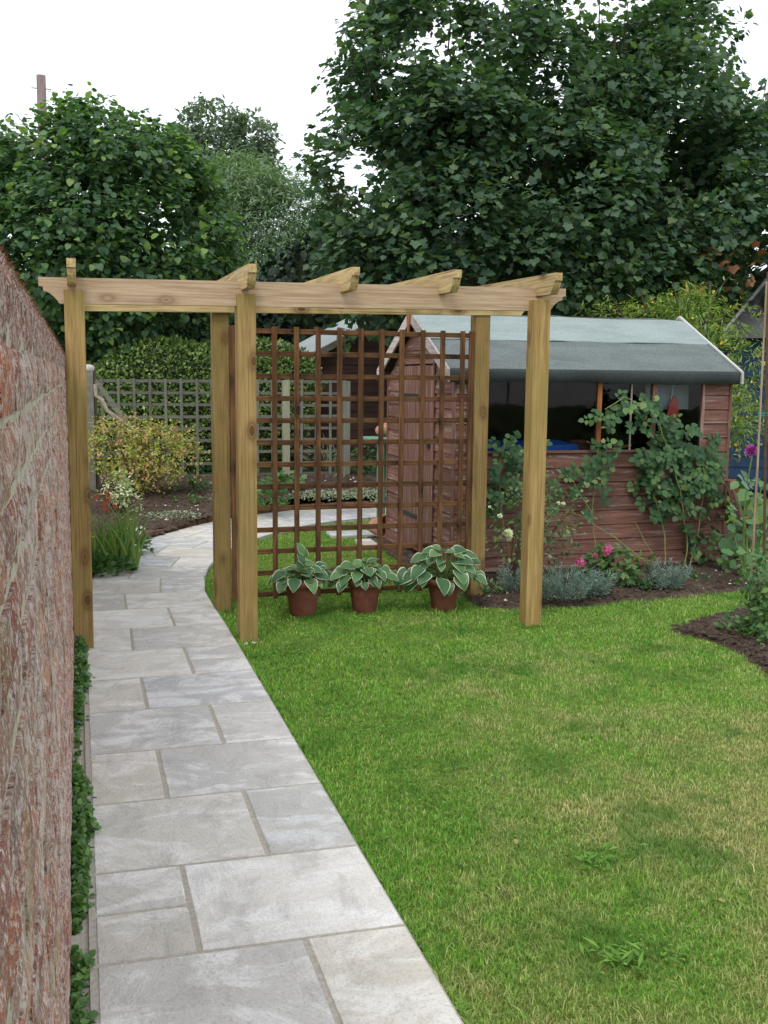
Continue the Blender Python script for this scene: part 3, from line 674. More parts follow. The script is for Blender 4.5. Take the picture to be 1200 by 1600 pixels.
n = 16000; yy = .55+rng.random(n)**1.3*8.2; tt = np.clip(rng.normal(.62, .16, n), 0, 1)*(len(prof)-3); ii = np.minimum(tt.astype(int), len(prof)-2); fr = tt-ii; pa = np.array(prof)
base = pa[ii]*(1-fr)[:, None]+pa[np.minimum(ii+1, len(prof)-1)]*fr[:, None]
pos = np.stack([base[:, 0], yy, base[:, 1]-.002], 1); k = (np.sin(yy*6)+np.sin(yy*17+tt*3)+rng.normal(0, .6, n)) > -.9; pos = pos[k]
tip = np.array([.5, 0, .9])+rng.normal(0, .5, (len(pos), 3))
leafmesh('moss', 'needle', pos, tip, rng.normal(size=(len(pos), 3)), rng.uniform(.005, .016, len(pos)), L['moss'], wall)

# creeping plants at the wall foot
def creeper(y0, y1, n, wmax, hmax, lb, flowers=False):
    t = thing('creeping_plant', (-.02, (y0+y1)/2, 0), lb, 'plant', 'creeping plants at the wall foot')
    y = rng.uniform(y0, y1, n); f = (1-np.abs((y-(y0+y1)/2)/((y1-y0)/2))**4)*(.75+.25*np.sin(y*9+y0)); h = rng.random(n)**.8*hmax*f
    x = WX+.004+rng.random(n)*(wmax*f)*(1-.6*h/hmax)
    x += (rng.random(n) < .12)*np.minimum(rng.exponential(.014, n), .028); lump = .72+.28*np.sin(y*23+3*np.sin(y*7)); x = WX+(x-WX)*lump
    pos = np.stack([x, y, h*lump+.004], 1); tip = np.stack([rng.uniform(.1, 1, n), rng.normal(-.2, .6, n), rng.uniform(-.6, .5, n)], 1)
    nor = np.array([.7, -.3, .8])+rng.normal(0, .35, (n, 3))
    leafmesh('foliage', 'round', pos, tip, nor, rng.uniform(.009, .025, n), L['creeper'], t)
    if flowers:
        m = 24; q = rng.choice(n, m); p = pos[q]+np.array([.012, 0, .012])
        leafmesh('flower', 'oval', np.repeat(p, 4, 0), rng.normal(0, 1, (4*m, 3)), np.array([0, 0, 1.0])+rng.normal(0, .5, (4*m, 3)), np.full(4*m, .014), L['blueflower'], t)
    return t
creeper(5.9, 7.1, 700, .09, .13, 'small creeping plant with pale violet flowers behind the post nearest the wall', True)
creeper(4.55, 6.15, 2600, .105, .13, 'bushy green creeping plant at the wall foot just in front of the wall post', True)
creeper(2.80, 4.10, 3600, .105, .12, 'longest strip of green creeping plant at the wall foot, middle of the path')
creeper(4.0, 4.62, 110, .06, .03, 'thin straggling gap growth between the two thickest creeping plants at the wall foot')
creeper(2.20, 2.72, 420, .085, .05, 'sparse low creeping plant at the wall foot at the near end of the path')
MB().box(WX+.001, -.012, 1.0, 7.2, -.06, .006).build('gravel_margin', M['joint'], kind='structure')

# ================================================================== PERGOLA
perg = thing('pergola', (1.36, 6.28, 0), 'new timber pergola of pale pine posts, beams and scroll ended rafters over path and lawn', 'pergola')
hp = .053
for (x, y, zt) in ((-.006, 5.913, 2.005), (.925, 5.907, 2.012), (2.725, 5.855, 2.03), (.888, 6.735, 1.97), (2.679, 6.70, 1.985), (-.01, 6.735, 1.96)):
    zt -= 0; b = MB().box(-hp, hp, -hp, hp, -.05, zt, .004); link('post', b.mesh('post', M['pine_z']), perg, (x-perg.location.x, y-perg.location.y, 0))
def scroll_beam(x0, x1, yc, th, zb0, zt0, zb1, zt1, mat, name):
    """beam along x with scrolled under-ends; z values at x0 and x1"""
    L0 = x1-x0
    def z(x, base0, base1): return base0+(base1-base0)*(x-x0)/L0
    h = zt0-zb0; P = [(x0, 1.0), (x0, .66), (x0+.022, .64), (x0+.022, .50)]
    for k in range(6):
        a = k/5; P.append((x0+.03+.075*a, .46-.46*(a**1.8)*1.0 if k else .46))
    P2 = [(x1-(px-x0), pz) for px, pz in P]
    poly = P+P2[::-1]; pts = []
    for px, pz in poly:
        zb, zt = z(px, zb0, zb1), z(px, zt0, zt1); pts.append((px, yc-th/2, zb+(zt-zb)*pz))
    return MB().prism(pts, (0, th, 0)).build(name, mat, perg)
scroll_beam(-.187, 2.92, 5.915, .046, 1.928, 2.066, 1.970, 2.108, M['beam'], 'front_beam')
scroll_beam(-.10, 3.06, 6.66, .046, 1.934, 2.07, 1.986, 2.12, M['pine_x'], 'rear_beam')
def rafter(x, zt):
    y0, y1, h, th = 5.625, 7.02, .122, .046; zb = zt-h
    P = [(y0, zt), (y0, zt-.045), (y0+.012, zt-.050)]
    for k in range(6):
        a = k/5; P.append((y0+.014+.055*a, zt-.052-.070*(a**.55)))
    Q = [(y1-(py-y0), pz+.022) for py, pz in P]; 
    pts = [(x-th/2, py, pz) for py, pz in P+Q[::-1]]
    MB().prism(pts, (th, 0, 0)).build('rafter', M['pine_y'], perg)
for x, zt in ((-.016, 2.143), (.922, 2.152), (1.50, 2.158), (2.105, 2.167), (2.74, 2.174)): rafter(x, zt)
for (hx, hz) in ((1.49, 1.953), (2.10, 1.962)):
    h = MB().tube([(hx, 5.915, hz+.02), (hx, 5.915, hz-.004)], .0022, 6)
    h.tube([(hx+.011*math.cos(a), 5.915, hz-.014+.011*math.sin(a)) for a in np.linspace(PI/2, PI/2-1.75*PI, 12)], .0024, 6); h.build('hook', M['zinc'], perg)
clods('rubble', np.array([(-9, -9), (9, -9), (9, 9), (-9, 9)]), 14, (.86, 1.0, 5.78, 5.9), lambda x, y: np.full(len(x), .004), .004, .012, M['ochre'])

# ---- brown trellis
tre = thing('lattice_trellis', (1.79, 6.69, .08), 'brown stained square lattice trellis panel fixed between the rear pergola posts', 'trellis')
zs = [1.842-.1452*k for k in range(13)]; zs = [z+.0 for z in zs]
xs = [.966, 1.088]+[1.2335+.1455*k for k in range(10)]+[2.607]
ws = .0165; TY = 6.672
for i, z in enumerate(zs):
    b = MB().box(-.84, .84, -.009, .009, -ws, ws, .0025); link('slat', b.mesh('slat', M['trellis_x']), tre, (1.787-tre.location.x, TY+.0205-tre.location.y, z-tre.location.z))
for i, x in enumerate(xs):
    w = .022 if i in (0, len(xs)-1) else ws
    b = MB().box(-w, w, -.009, .009, -.9, .9, .0025); o = link('slat', b.mesh('slat', M['trellis_z']), tre, (x-tre.location.x+random.uniform(-.002, .002), TY-tre.location.y, .971-tre.location.z)); o.rotation_euler = (0, random.uniform(-.003, .003), 0)

# ================================================================== POTTED HOSTAS
def hosta_leaf_mesh(ln, wd, droop, seedv):
    r = random.Random(seedv); nu, nv = 6, 7; V = []; Fc = []; UV = []
    for j in range(nv+1):
        t = j/nv; w = wd*(math.sin(PI*min(1, t**.70*1.0))**.72 if 0 < t < 1 else .02)
        w *= (1.0-.28*t)
        a = droop*t; cy = ln*(math.sin(a)/max(droop, .01)); cz = -ln*((1-math.cos(a))/max(droop, .01))
        for i in range(nu+1):
            s = (i/nu)*2-1; V.append((w*s, cy, cz+.22*w*abs(s)**1.5+.0025*math.sin(s*9)+.003*math.sin(j*1.9+s*4)*abs(s)+r.uniform(-.001, .001)))
            UV.append((max(abs(s), abs(t-.45)*1.55 if t > .5 else 0)*.97, t))
    for j in range(nv):
        for i in range(nu): a = j*(nu+1)+i; Fc.append((a, a+1, a+nu+2, a+nu+1))
    me = bpy.data.meshes.new('leaf'); me.from_pydata(V, [], Fc); uvl = me.uv_layers.new(name='UVMap')
    for lp in me.loops: uvl.data[lp.index].uv = UV[lp.vertex_index]
    me.materials.append(L['hosta']); me.polygons.foreach_set('use_smooth', [True]*len(me.polygons)); return me
hl = [hosta_leaf_mesh(1.0, .42+.035*(i % 3), .45+.33*(i % 4), i) for i in range(8)]
def basis_matrix(pos, tip, nor, size):
    t = Vector(tip).normalized(); s = t.cross(Vector(nor)).normalized(); n = s.cross(t)
    m = Matrix(((s.x*size, t.x*size, n.x*size, pos[0]), (s.y*size, t.y*size, n.y*size, pos[1]), (s.z*size, t.z*size, n.z*size, pos[2]), (0, 0, 0, 1))); return m
def pot_profile(rb, rt, h):
    return [(0, .002), (rb*.96, 0), (rb, .006), (rb+(rt-rb)*.78, h*.80)], [(rb+(rt-rb)*.80+.002, h*.80), (rt+.007, h*.805), (rt+.010, h*.99), (rt+.004, h), (rt-.010, h*.995), (rt-.012, h*.88)]
def potted_hosta(x, y, rb, rt, h, n, span, rise, ls, lb, seedv, mat, bud=False):
    r = random.Random(seedv); t = thing('potted_hosta', (x, y, 0), lb, 'potted plant', 'potted hostas in front of the trellis')
    a, b = pot_profile(rb, rt, h); po = MB().lathe((x, y, 0), a, 32).build('pot', M[mat], t, smooth=True); MB().lathe((x, y, 0), b, 32).build('pot_rim', M[mat], po, smooth=True)
    MB().lathe((x, y, 0), [(0, h*.90), (rt-.011, h*.885)], 20).build('soil', M['potsoil'], t)
    stems = MB()
    for i in range(n):
        q = (i+.5)/n; az = i*2.399+r.uniform(-.3, .3); rad = span*(q**.6)*r.uniform(.72, 1.08); el = rise*(1-q**1.3)+.03*r.random()
        hx, hy, hz = rad*math.cos(az)*.82, rad*math.sin(az)*.45, h+.005+el*.85-.03*q
        stems.tube([(x, y, h*.88), (x+hx*.5, y+hy*.5, (h*.9+hz)/2+.03), (x+hx, y+hy, hz)], [.004, .0035, .003], 5)
        d = Vector((math.cos(az), math.sin(az)*.8-.25, .55-1.15*q+r.uniform(-.1, .15))); size = ls*r.uniform(.55, 1.2)*(1-.12*(q < .2)); d.x += r.uniform(-.3, .3); d.z -= .25*r.random()
        nor = Vector((r.uniform(-.35, .35), -.55+r.uniform(-.3, .4), 1.0))
        o = bpy.data.objects.new('leaf', hl[r.randrange(8)]); col.objects.link(o); o.parent = t; o.matrix_local = basis_matrix((hx, hy, hz), d, nor, size)
    stems.build('stalks', M['stem_green'], t)
    if bud:
        for k in range(5):
            o = bpy.data.objects.new('leaf', hl[k % 8]); col.objects.link(o); o.parent = t
            o.matrix_local = basis_matrix((r.uniform(-.03, .02), r.uniform(-.02, .02), h+.05+.03*k), (r.uniform(-.5, .4), -.1, 1), (r.uniform(-1, 1), -1, .3), ls*.75)
            if k == 0: o['label'] = 'pale yellow green young leaf'
    return t
potted_hosta(1.378, 6.47, .085, .118, .235, 36, .23, .08, .105, 'hosta with drooping tip shoots in the largest reddish pot, beside the second front post', 11, 'terracotta', True)
potted_hosta(1.80, 6.47, .078, .112, .215, 50, .29, .10, .10, 'small leaved hosta in a terracotta pot, between the two other potted hostas', 5, 'terracotta')
potted_hosta(2.335, 6.40, .080, .115, .215, 58, .36, .19, .125, 'largest leaved hosta spilling from a terracotta pot, beside the rear right post', 9, 'terracotta')

# ================================================================== RED SHED
SX0, SX1, SY0, SY1 = 2.775, 5.195, 7.42, 9.14; EZ = 1.56; RYc = 8.28; RZ = 2.05
shed = thing('garden_shed', (3.98, 8.28, 0), 'red brown shiplap garden shed with grey felt roof and a climbing rose', 'shed')
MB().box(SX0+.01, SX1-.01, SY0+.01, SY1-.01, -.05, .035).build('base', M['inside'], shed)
def plankx(x0, x1, y, z0, z1, mat=None, par=shed):       # horizontal board on the front long side
    return MB().prism([(x0, y, z0), (x0, y-.020, z0), (x0, y-.018, z0+.012), (x0, y-.012, z1-.018), (x0, y-.006, z1-.006), (x0, y, z1-.001)], (x1-x0, 0, 0)).build('plank', mat or M['shed_x'], par)
pitch = .1165
for k in range(8): plankx(SX0, SX1, SY0, .035+k*pitch, .035+(k+1)*pitch)
for k in range(8, 13): plankx(4.965, SX1, SY0, .035+k*pitch, min(.035+(k+1)*pitch, EZ))
for k in range(8, 13): plankx(SX0, 2.86, SY0, .035+k*pitch, min(.035+(k+1)*pitch, EZ))
MB().box(SX1-.001, SX1+.022, SY0-.028, SY0+.03, .02, 1.55, .002).build('corner_trim', M['shed_z'], shed)
MB().box(SX0-.022, SX0-.0005, SY0-.028, SY0+.02, .02, 1.55, .002).build('corner_trim', M['shed_z'], shed)
# right end, back wall (plain boards), gable boards on the left end
def end_z(y): return EZ+(RZ-EZ)*(1-abs(y-RYc)/(RYc-SY0))
def gable(xw, sgn, door=None):
    k = 0
    while True:
        z0 = .035+k*pitch; z1 = z0+pitch
        if z0 > RZ-.03: break
        def span(z):
            if z <= EZ: return SY0+.001, SY1-.001
            f = (z-EZ)/(RZ-EZ); return SY0+(RYc-SY0)*f+.001, SY1-(SY1-RYc)*f-.001
        a0, b0 = span(z0); a1, b1 = span(min(z1, RZ-.005)); zz1 = min(z1, RZ-.005)
        segs = [(a0, b0, a1, b1)]
        if door and z0 < door[2]-.02: segs = [(a0, door[0], a1, door[0]), (door[1], b0, door[1], b1)]
        for (p, q, r, s) in segs:
            V = [(xw, p, z0), (xw, q, z0), (xw, s, zz1), (xw, r, zz1), (xw+sgn*.020, p, z0), (xw+sgn*.020, q, z0), (xw+sgn*.008, s, zz1), (xw+sgn*.008, r, zz1)]
            MB().add(V, [(0, 1, 2, 3), (4, 7, 6, 5), (0, 4, 5, 1), (1, 5, 6, 2), (2, 6, 7, 3), (3, 7, 4, 0)]).build('plank', M['shed_y'], shed)
        k += 1
gable(SX0-.0005, -1, (7.86, 8.66, 1.665)); gable(SX1-.001, 1)
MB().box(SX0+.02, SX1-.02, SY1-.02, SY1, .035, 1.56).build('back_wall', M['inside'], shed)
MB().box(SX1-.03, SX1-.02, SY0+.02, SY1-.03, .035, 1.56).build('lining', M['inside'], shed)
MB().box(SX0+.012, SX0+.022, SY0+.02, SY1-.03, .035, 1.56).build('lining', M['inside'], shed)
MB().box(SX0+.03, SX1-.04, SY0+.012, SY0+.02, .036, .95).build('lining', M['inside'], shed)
# door of vertical boards
door = MB().box(SX0-.002, SX0+.008, 7.865, 8.655, .07, 1.655).build('door', M['shed_z'], shed)
nb = 7; bw = (8.65-7.87)/nb
for i in range(nb):
    b = MB().box(SX0-.022, SX0-.003, 7.87+i*bw+.003, 7.87+(i+1)*bw-.003, .075, 1.65, .004); b.build('plank', M['shed_z'], door)
MB().box(SX0-.036, SX0-.0225, 7.93, 7.99, .98, 1.06, .002).build('latch', M['iron'], door)
MB().box(SX0-.026, SX0+.004, SY1+.0005, SY1+.022, .02, 1.56, .002).build('corner_trim', M['shed_z'], shed)
for z in (.35, 1.38): MB().box(SX0-.028, SX0-.0225, 8.25, 8.64, z, z+.035, .001).build('hinge', M['iron'], door)
for y0, y1 in ((7.835, 7.8645), (8.6555, 8.685)): MB().box(SX0-.032, SX0-.0225, y0, y1, .05, 1.69, .002).build('door_frame', M['shed_z'], shed)
# windows
SILL = .968
MB().box(2.86, 4.965, SY0-.040, SY0+.03, SILL, SILL+.020, .003).build('window_sill', M['shed_x'], shed)
mull = [2.875, 3.43, 4.0, 4.494, 4.952]
for i, x in enumerate(mull):
    w = .018 if i in (1, 2, 3) else .012
    MB().box(x-w, x+w, SY0-.020, SY0+.025, SILL+.0205, 1.545, .002).build('window_post', M['shed_z'] if i != 2 else M['orange_wood'], shed)
MB().box(2.86, 4.965, SY0-.018, SY0+.024, 1.546, 1.585, .002).build('window_head', M['shed_x'], shed)
for i in range(4):
    a, b = mull[i]+.0185, mull[i+1]-.0185
    MB().box(a, b, SY0-.003, SY0+.001, SILL+.021, 1.545).build('pane', M['glass'], shed)
MB().box(4.28, 4.292, SY0-.014, SY0-.004, SILL+.021, 1.545).build('glazing_bar', M['bargewood'], shed)
# roof
RX0, RX1 = 2.69, 5.245; EY0 = 7.345; EY1 = 2*RYc-EY0; EZt = 1.618; RZt = 2.10
def roof_z(y): return RZt-(RZt-EZt)*abs(y-RYc)/(RYc-EY0)
for sg in (1, -1):
    ya = EY0 if sg == 1 else EY1
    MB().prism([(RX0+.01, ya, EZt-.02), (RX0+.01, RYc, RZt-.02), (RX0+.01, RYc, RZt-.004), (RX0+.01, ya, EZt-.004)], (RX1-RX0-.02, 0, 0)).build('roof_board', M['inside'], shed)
def felt(ya, yb, lift, mat, name='roof_felt'):
    nx = 40; V = []; Fc = []; ny = 5
    for j in range(ny+1):
        y = ya+(yb-ya)*j/ny
        for i in range(nx+1):
            x = RX0+(RX1-RX0)*i/nx; wv = .003*math.sin(x*7+j)+.0016*math.sin(x*17+2*j)+random.uniform(-.0006, .0006)
            V.append((x, y, roof_z(y)+lift+wv))
    off = len(V); V += [(x, y, z-.006) for x, y, z in V]
    for j in range(ny):
        for i in range(nx): a = j*(nx+1)+i; Fc.append((a, a+1, a+nx+2, a+nx+1))
    for i in range(nx): Fc.append((i+1, i, off+i, off+i+1))
    for j in range(ny): a = j*(nx+1)+nx; Fc.append((a, off+a, off+a+nx+1, a+nx+1)); b = j*(nx+1); Fc.append((b+nx+1, off+b+nx+1, off+b, b))
    return MB().add(V, Fc).build(name, mat, shed, smooth=False)
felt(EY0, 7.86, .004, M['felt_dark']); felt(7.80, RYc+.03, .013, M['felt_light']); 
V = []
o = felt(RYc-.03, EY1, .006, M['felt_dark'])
# wavy felt turned down over the eave
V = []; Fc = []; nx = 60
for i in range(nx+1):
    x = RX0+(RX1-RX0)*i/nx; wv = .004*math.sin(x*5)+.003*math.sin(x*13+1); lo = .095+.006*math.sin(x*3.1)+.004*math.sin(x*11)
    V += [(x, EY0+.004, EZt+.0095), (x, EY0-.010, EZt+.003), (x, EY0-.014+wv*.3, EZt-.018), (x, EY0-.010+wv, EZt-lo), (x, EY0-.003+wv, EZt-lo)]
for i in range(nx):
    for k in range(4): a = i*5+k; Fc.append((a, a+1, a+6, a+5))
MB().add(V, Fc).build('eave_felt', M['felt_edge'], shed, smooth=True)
# bargeboards, white edge trim, finial
for xg, mt in ((RX0-.018, M['bargewood']), (RX1+.002, M['bargewood'])):
    for sg in (1, -1):
        ya = RYc-sg*(RYc-EY0+.03); za = EZt-.018
        MB().prism([(xg, ya, za-.075), (xg, ya, za+.022), (xg, RYc-sg*.002, RZt+.010), (xg, RYc-sg*.002, RZt-.085)], (.016, 0, 0)).build('bargeboard', mt, shed)
for sg in (1, -1):
    ya = RYc-sg*(RYc-EY0+.02)
    MB().prism([(RX1-.004, ya, EZt+.002), (RX1-.004, ya, EZt+.0165), (RX1-.004, RYc-sg*.003, RZt+.0285), (RX1-.004, RYc-sg*.003, RZt+.012)], (.014, 0, 0)).build('edge_trim', M['white_trim'], shed)
MB().prism([(RX0-.030, RYc-.045, RZt-.03), (RX0-.030, RYc-.03, RZt+.05), (RX0-.030, RYc+.03, RZt+.05), (RX0-.030, RYc+.045, RZt-.03), (RX0-.030, RYc+.010, RZt-.20), (RX0-.030, RYc-.010, RZt-.20)], (.011, 0, 0)).build('finial', M['orange_wood'], shed)
# shelf inside and things on it
MB().box(2.83, 5.1, SY0+.035, SY0+.36, .90, .925).build('shelf', M['inside'], shed)
tr = A(790, 700, 7.62); t = thing('plastic_tray', (3.35, 7.60, .926), 'bright blue plastic tray behind the shed window', 'tray')
mb = MB(); 
mb.add([(3.02, 7.50, .926), (3.90, 7.50, .926), (3.90, 7.72, .926), (3.02, 7.72, .926), (3.08, 7.49, 1.02), (3.86, 7.49, 1.03), (3.78, 7.70, 1.055), (3.16, 7.70, 1.05)], [(0, 3, 2, 1), (0, 1, 5, 4), (1, 2, 6, 5), (2, 3, 7, 6), (3, 0, 4, 7), (4, 5, 6, 7)]); mb.build('tray', M['blueplastic'], t)
for (x, s, lb) in ((4.06, 1.0, 'terracotta pot behind the shed window, left of the orange mullion'), (4.16, .9, 'terracotta pot behind the shed window, right of the orange mullion')):
    pt = thing('flower_pot', (x-.13, 7.60, .926), lb, 'pot', 'pots on the shed shelf'); a, b = pot_profile(.05*s, .075*s, .13*s)
    MB().lathe((x-.13, 7.60, .926), a, 20).build('pot', M['terracotta'], pt, smooth=True); MB().lathe((x-.13, 7.60, .926), b, 20).build('pot_rim', M['terracotta'], pt, smooth=True)
tg = thing('hand_tool', (4.28, 7.52, .93), 'orange handled hand tool lying on the shelf behind the shed window', 'tool')
MB().tube([(4.14, 7.50, .985), (4.27, 7.51, 1.0), (4.36, 7.52, 1.02)], [.018, .012, .014], 8).build('handle', M['orangeplastic'], tg)
MB().tube([(4.20, 7.51, .975), (4.16, 7.53, .94)], [.014, .006], 6).build('prong', M['orangeplastic'], tg)
rd = thing('fishing_landing_net', (4.78, 7.56, .93), 'red fan shaped tool head on a pale pole behind the rightmost shed window', 'tool')
MB().tube([(4.70, 7.56, .93), (4.735, 7.56, 1.25), (4.76, 7.56, 1.55)], .008, 8).build('pole', M['zinc'], rd)
MB().prism([(4.735, 7.54, 1.17), (4.70, 7.54, 1.27), (4.72, 7.54, 1.36), (4.77, 7.54, 1.43), (4.80, 7.54, 1.38), (4.81, 7.54, 1.29), (4.78, 7.54, 1.19)], (0, .012, 0)).build('head', M['redplastic'], rd)
rd.name = 'long_handled_tool'
pn = MB().box(4.53, 4.935, 7.60, 7.615, 1.31, 1.54).build('reflection_panel', M['greypanel'], shed)  # added pale panel, stands in for the light reflection in the upper right pane

# ================================================================== PLANTS BY THE SHED
def bushy(name, label, cat, base, lobes, nsh, per, ln, tpl, size, mat, group=None, up=.35, inner=.4, spread=.15, stems=True, stemmat='stem_brown', fname='foliage', extra=None):
    t = thing(name, base, label, cat, group); P, out = lobes_shell(lobes, nsh, inner); Q, tip, nor, g = shoots(P, out, per, ln, up, spread)
    k = Q[:, 2] > base[2]+.005; Q, tip, nor, g = Q[k], tip[k], nor[k], g[k]
    leafmesh(fname, tpl, Q, tip, nor, size*rng.uniform(.65, 1.25, len(Q)), mat, t, groups=g)
    if stems:
        mb = MB(); 
        for l in lobes:
            for k in range(4):
                e = (l[0]+random.uniform(-.6, .6)*l[3], l[1]+random.uniform(-.6, .6)*l[4], l[2]+random.uniform(-.2, .6)*l[5])
                mb.tube(limb_pts(base, e, .08), [.008, .007, .006, .004, .003], 5)
        mb.build('stems', M[stemmat], t)
    return t
def on_shed(px, py): return A(px, py, 7.30)
# climbing rose: fixed on the right half
def climber(name, label, base, canes, blobs, dens, size, mat, stem='stem_yellow', r=.006):
    t = thing(name, base, label, 'climbing plant')
    for c in canes:
        pts = [np.array(p) for p in c]; P = []
        for i in range(len(pts)-1):
            for s in np.linspace(0, 1, 4, endpoint=False): P.append(pts[i]+(pts[i+1]-pts[i])*s+np.array([random.uniform(-.006, .006), random.uniform(-.006, .006), 0]))
        P.append(pts[-1]); m = len(P); MB().tube(P, [r*(1-.6*i/m) for i in range(m)], 6).build('cane', M[stem], t)
    pos = []
    for (px, py, rx, ry, n) in blobs:
        c = on_shed(px, py); sx, sz = rx*8.3/1600, ry*8.3/1600; m = int(n*dens); a = rng.uniform(0, 2*PI, m); q = np.sqrt(rng.random(m))
        pos.append(np.stack([c[0]+q*np.cos(a)*sx, rng.uniform(7.16, 7.39, m), c[2]+q*np.sin(a)*sz], 1))
    pos = np.concatenate(pos); n = len(pos); per = 5
    d = nrm(rng.normal(0, 1, (n, 3))*np.array([1, .35, .6])+np.array([0, -.25, -.35])); sd_ = nrm(np.cross(d, np.array([0, -1.0, .4])))
    LP, TP = [], []
    for k, (al, sg) in enumerate(((.25, 1), (.25, -1), (.65, 1), (.65, -1), (.9, 0))):
        LP.append(pos+d*size*1.9*al+sd_*sg*size*.15); TP.append(nrm(d*(.35 if sg else 1)+sd_*sg))
    LP = np.concatenate(LP); TP = np.concatenate(TP); nor = np.tile(np.array([0, -1.0, .75]), (len(LP), 1))+rng.normal(0, .35, (len(LP), 3))
    leafmesh('foliage', 'round', LP, TP, nor, size*rng.uniform(.65, 1.2, len(LP)), mat, t, groups=np.tile(rng.random(n), 5)); return t
S = lambda px, py, Y=7.25: tuple(A(px, py, Y))
climber('climbing_rose', 'large climbing rose with bare lower canes on the right half of the red shed', S(1068, 903),
    [[S(1068, 900), S(1074, 850), S(1066, 780), S(1050, 720), S(1030, 665), S(1018, 640), S(975, 620), S(945, 640)],
     [S(1040, 880), S(1038, 830), S(1022, 772)], [S(1022, 888), S(960, 840), S(905, 805), S(885, 797)], [S(1030, 880), S(1010, 850), S(992, 815)], [S(1072, 905), S(1090, 840), S(1098, 780), S(1095, 720)]],
    [(1060, 735, 70, 50, 150), (1100, 720, 38, 38, 70), (1040, 690, 40, 40, 50), (1075, 775, 50, 30, 60), (1030, 800, 40, 25, 26), (985, 640, 45, 22, 36), (940, 655, 25, 18, 14), (1018, 650, 22, 25, 16), (1090, 830, 35, 25, 16), (1010, 740, 30, 35, 36), (1078, 860, 30, 14, 7), (1055, 680, 20, 30, 16)], .42, .050, L['rose'])
climber('climbing_rose', 'dark leaved climber hanging down below the orange window post of the shed', S(918, 850),
    [[S(930, 860), S(925, 800), S(930, 740), S(935, 700)], [S(925, 800), S(905, 770), S(890, 740)]],
    [(938, 705, 22, 26, 26), (945, 738, 20, 20, 22), (905, 730, 16, 20, 14), (915, 752, 20, 16, 14), (930, 790, 18, 18, 8)], .38, .048, L['rose'], r=.004)
climber('climbing_rose', 'dark leaved climber on the left end of the shed, seen between two pergola posts', S(790, 870),
    [[S(800, 890), S(785, 800), S(778, 730), S(790, 690)]],
    [(785, 690, 24, 14, 14), (778, 730, 26, 40, 44), (812, 715, 20, 30, 26), (780, 770, 30, 30, 24), (866, 770, 20, 34, 20), (800, 790, 30, 40, 24)], .40, .045, L['rose'], r=.004)
# white rose bush
b = S(800, 905, 6.85)
rb_ = bushy('white_rose_bush', 'light green rose bush with white blooms, half hidden by the front right pergola post', 'rose bush', (b[0], 6.85, .03),
    [(*S(795, 810, 6.85), .30, .22, .24), (*S(870, 800, 6.85), .26, .2, .18), (*S(830, 850, 6.85), .26, .2, .15), (*S(845, 740, 6.9), .10, .1, .2)], 150, 6, .14, 'oval', .036, L['roselight'], inner=.2, spread=.25)
for (px, py, r) in ((794, 835, .034), (781, 806, .018), (872, 786, .014), (880, 787, .014), (765, 792, .010)):
    c = np.array(A(px, py, 6.62)); n = 26; d = nrm(rng.normal(size=(n, 3))+np.array([0, -.5, .5]))
    leafmesh('flower', 'round', c+d*r*.25, nrm(d+rng.normal(0, .3, (n, 3))), rng.normal(size=(n, 3)), np.full(n, r*.95), L['white'], rb_)
# hydrangea
hb = G(945, 925)
hy = bushy('pink_hydrangea', 'low bright green hydrangea with pink flower heads in front of the shed', 'shrub', (hb[0], hb[1], .03),
    [(*A(950, 890, 6.75), .24, .18, .13), (*A(975, 885, 6.75), .16, .15, .12)], 95, 6, .07, 'oval', .062, L['broad'], inner=.3, spread=.3)
for (px, py, r) in ((949, 859, .042), (907, 880, .042), (930, 868, .020)):
    c = np.array(A(px, py, 6.62)); n = 60; d = nrm(rng.normal(size=(n, 3))); leafmesh('flower', 'round', c+d*r*.8, rng.normal(size=(n, 3)), d, np.full(n, r*.42), L['pink'], hy)
# lavender clumps
def lavender(px, py, w, h, lb):
    c = G(px, py, .03); t = thing('lavender_clump', c, lb, 'plant', 'grey leaved clumps in the shed bed'); n = int(95*w/.2)
    a = rng.uniform(0, 2*PI, n); q = rng.random(n)**.5; base = np.stack([c[0]+q*np.cos(a)*w*.45, c[1]+q*np.sin(a)*w*.3, np.full(n, .03)], 1)
    d = nrm(np.stack([np.cos(a)*q*.75, np.sin(a)*q*.6, np.ones(n)], 1)+rng.normal(0, .12, (n, 3))); ln = h*rng.uniform(.6, 1.15, n)
    per = 16; tt = np.linspace(.12, 1, per)[None, :, None]; Q = base[:, None]+d[:, None]*tt*ln[:, None, None]; Q = Q.reshape(-1, 3); dd = np.repeat(d, per, 0)
    tip = nrm(dd*.8+rng.normal(0, .6, (len(Q), 3))); leafmesh('foliage', 'narrow', Q, tip, rng.normal(size=(len(Q), 3)), rng.uniform(.022, .044, len(Q)), L['lavender'], t, groups=np.repeat(rng.random(n), per))
lavender(882, 938, .26, .22, 'widest grey lavender clump, just right of the front right pergola post')
lavender(928, 932, .16, .17, 'grey lavender clump overlapping the pink hydrangea')
lavender(1042, 920, .21, .19, 'round grey lavender clump under the climbing rose canes')
lavender(806, 925, .12, .20, 'narrow grey lavender clump left of the front right pergola post')
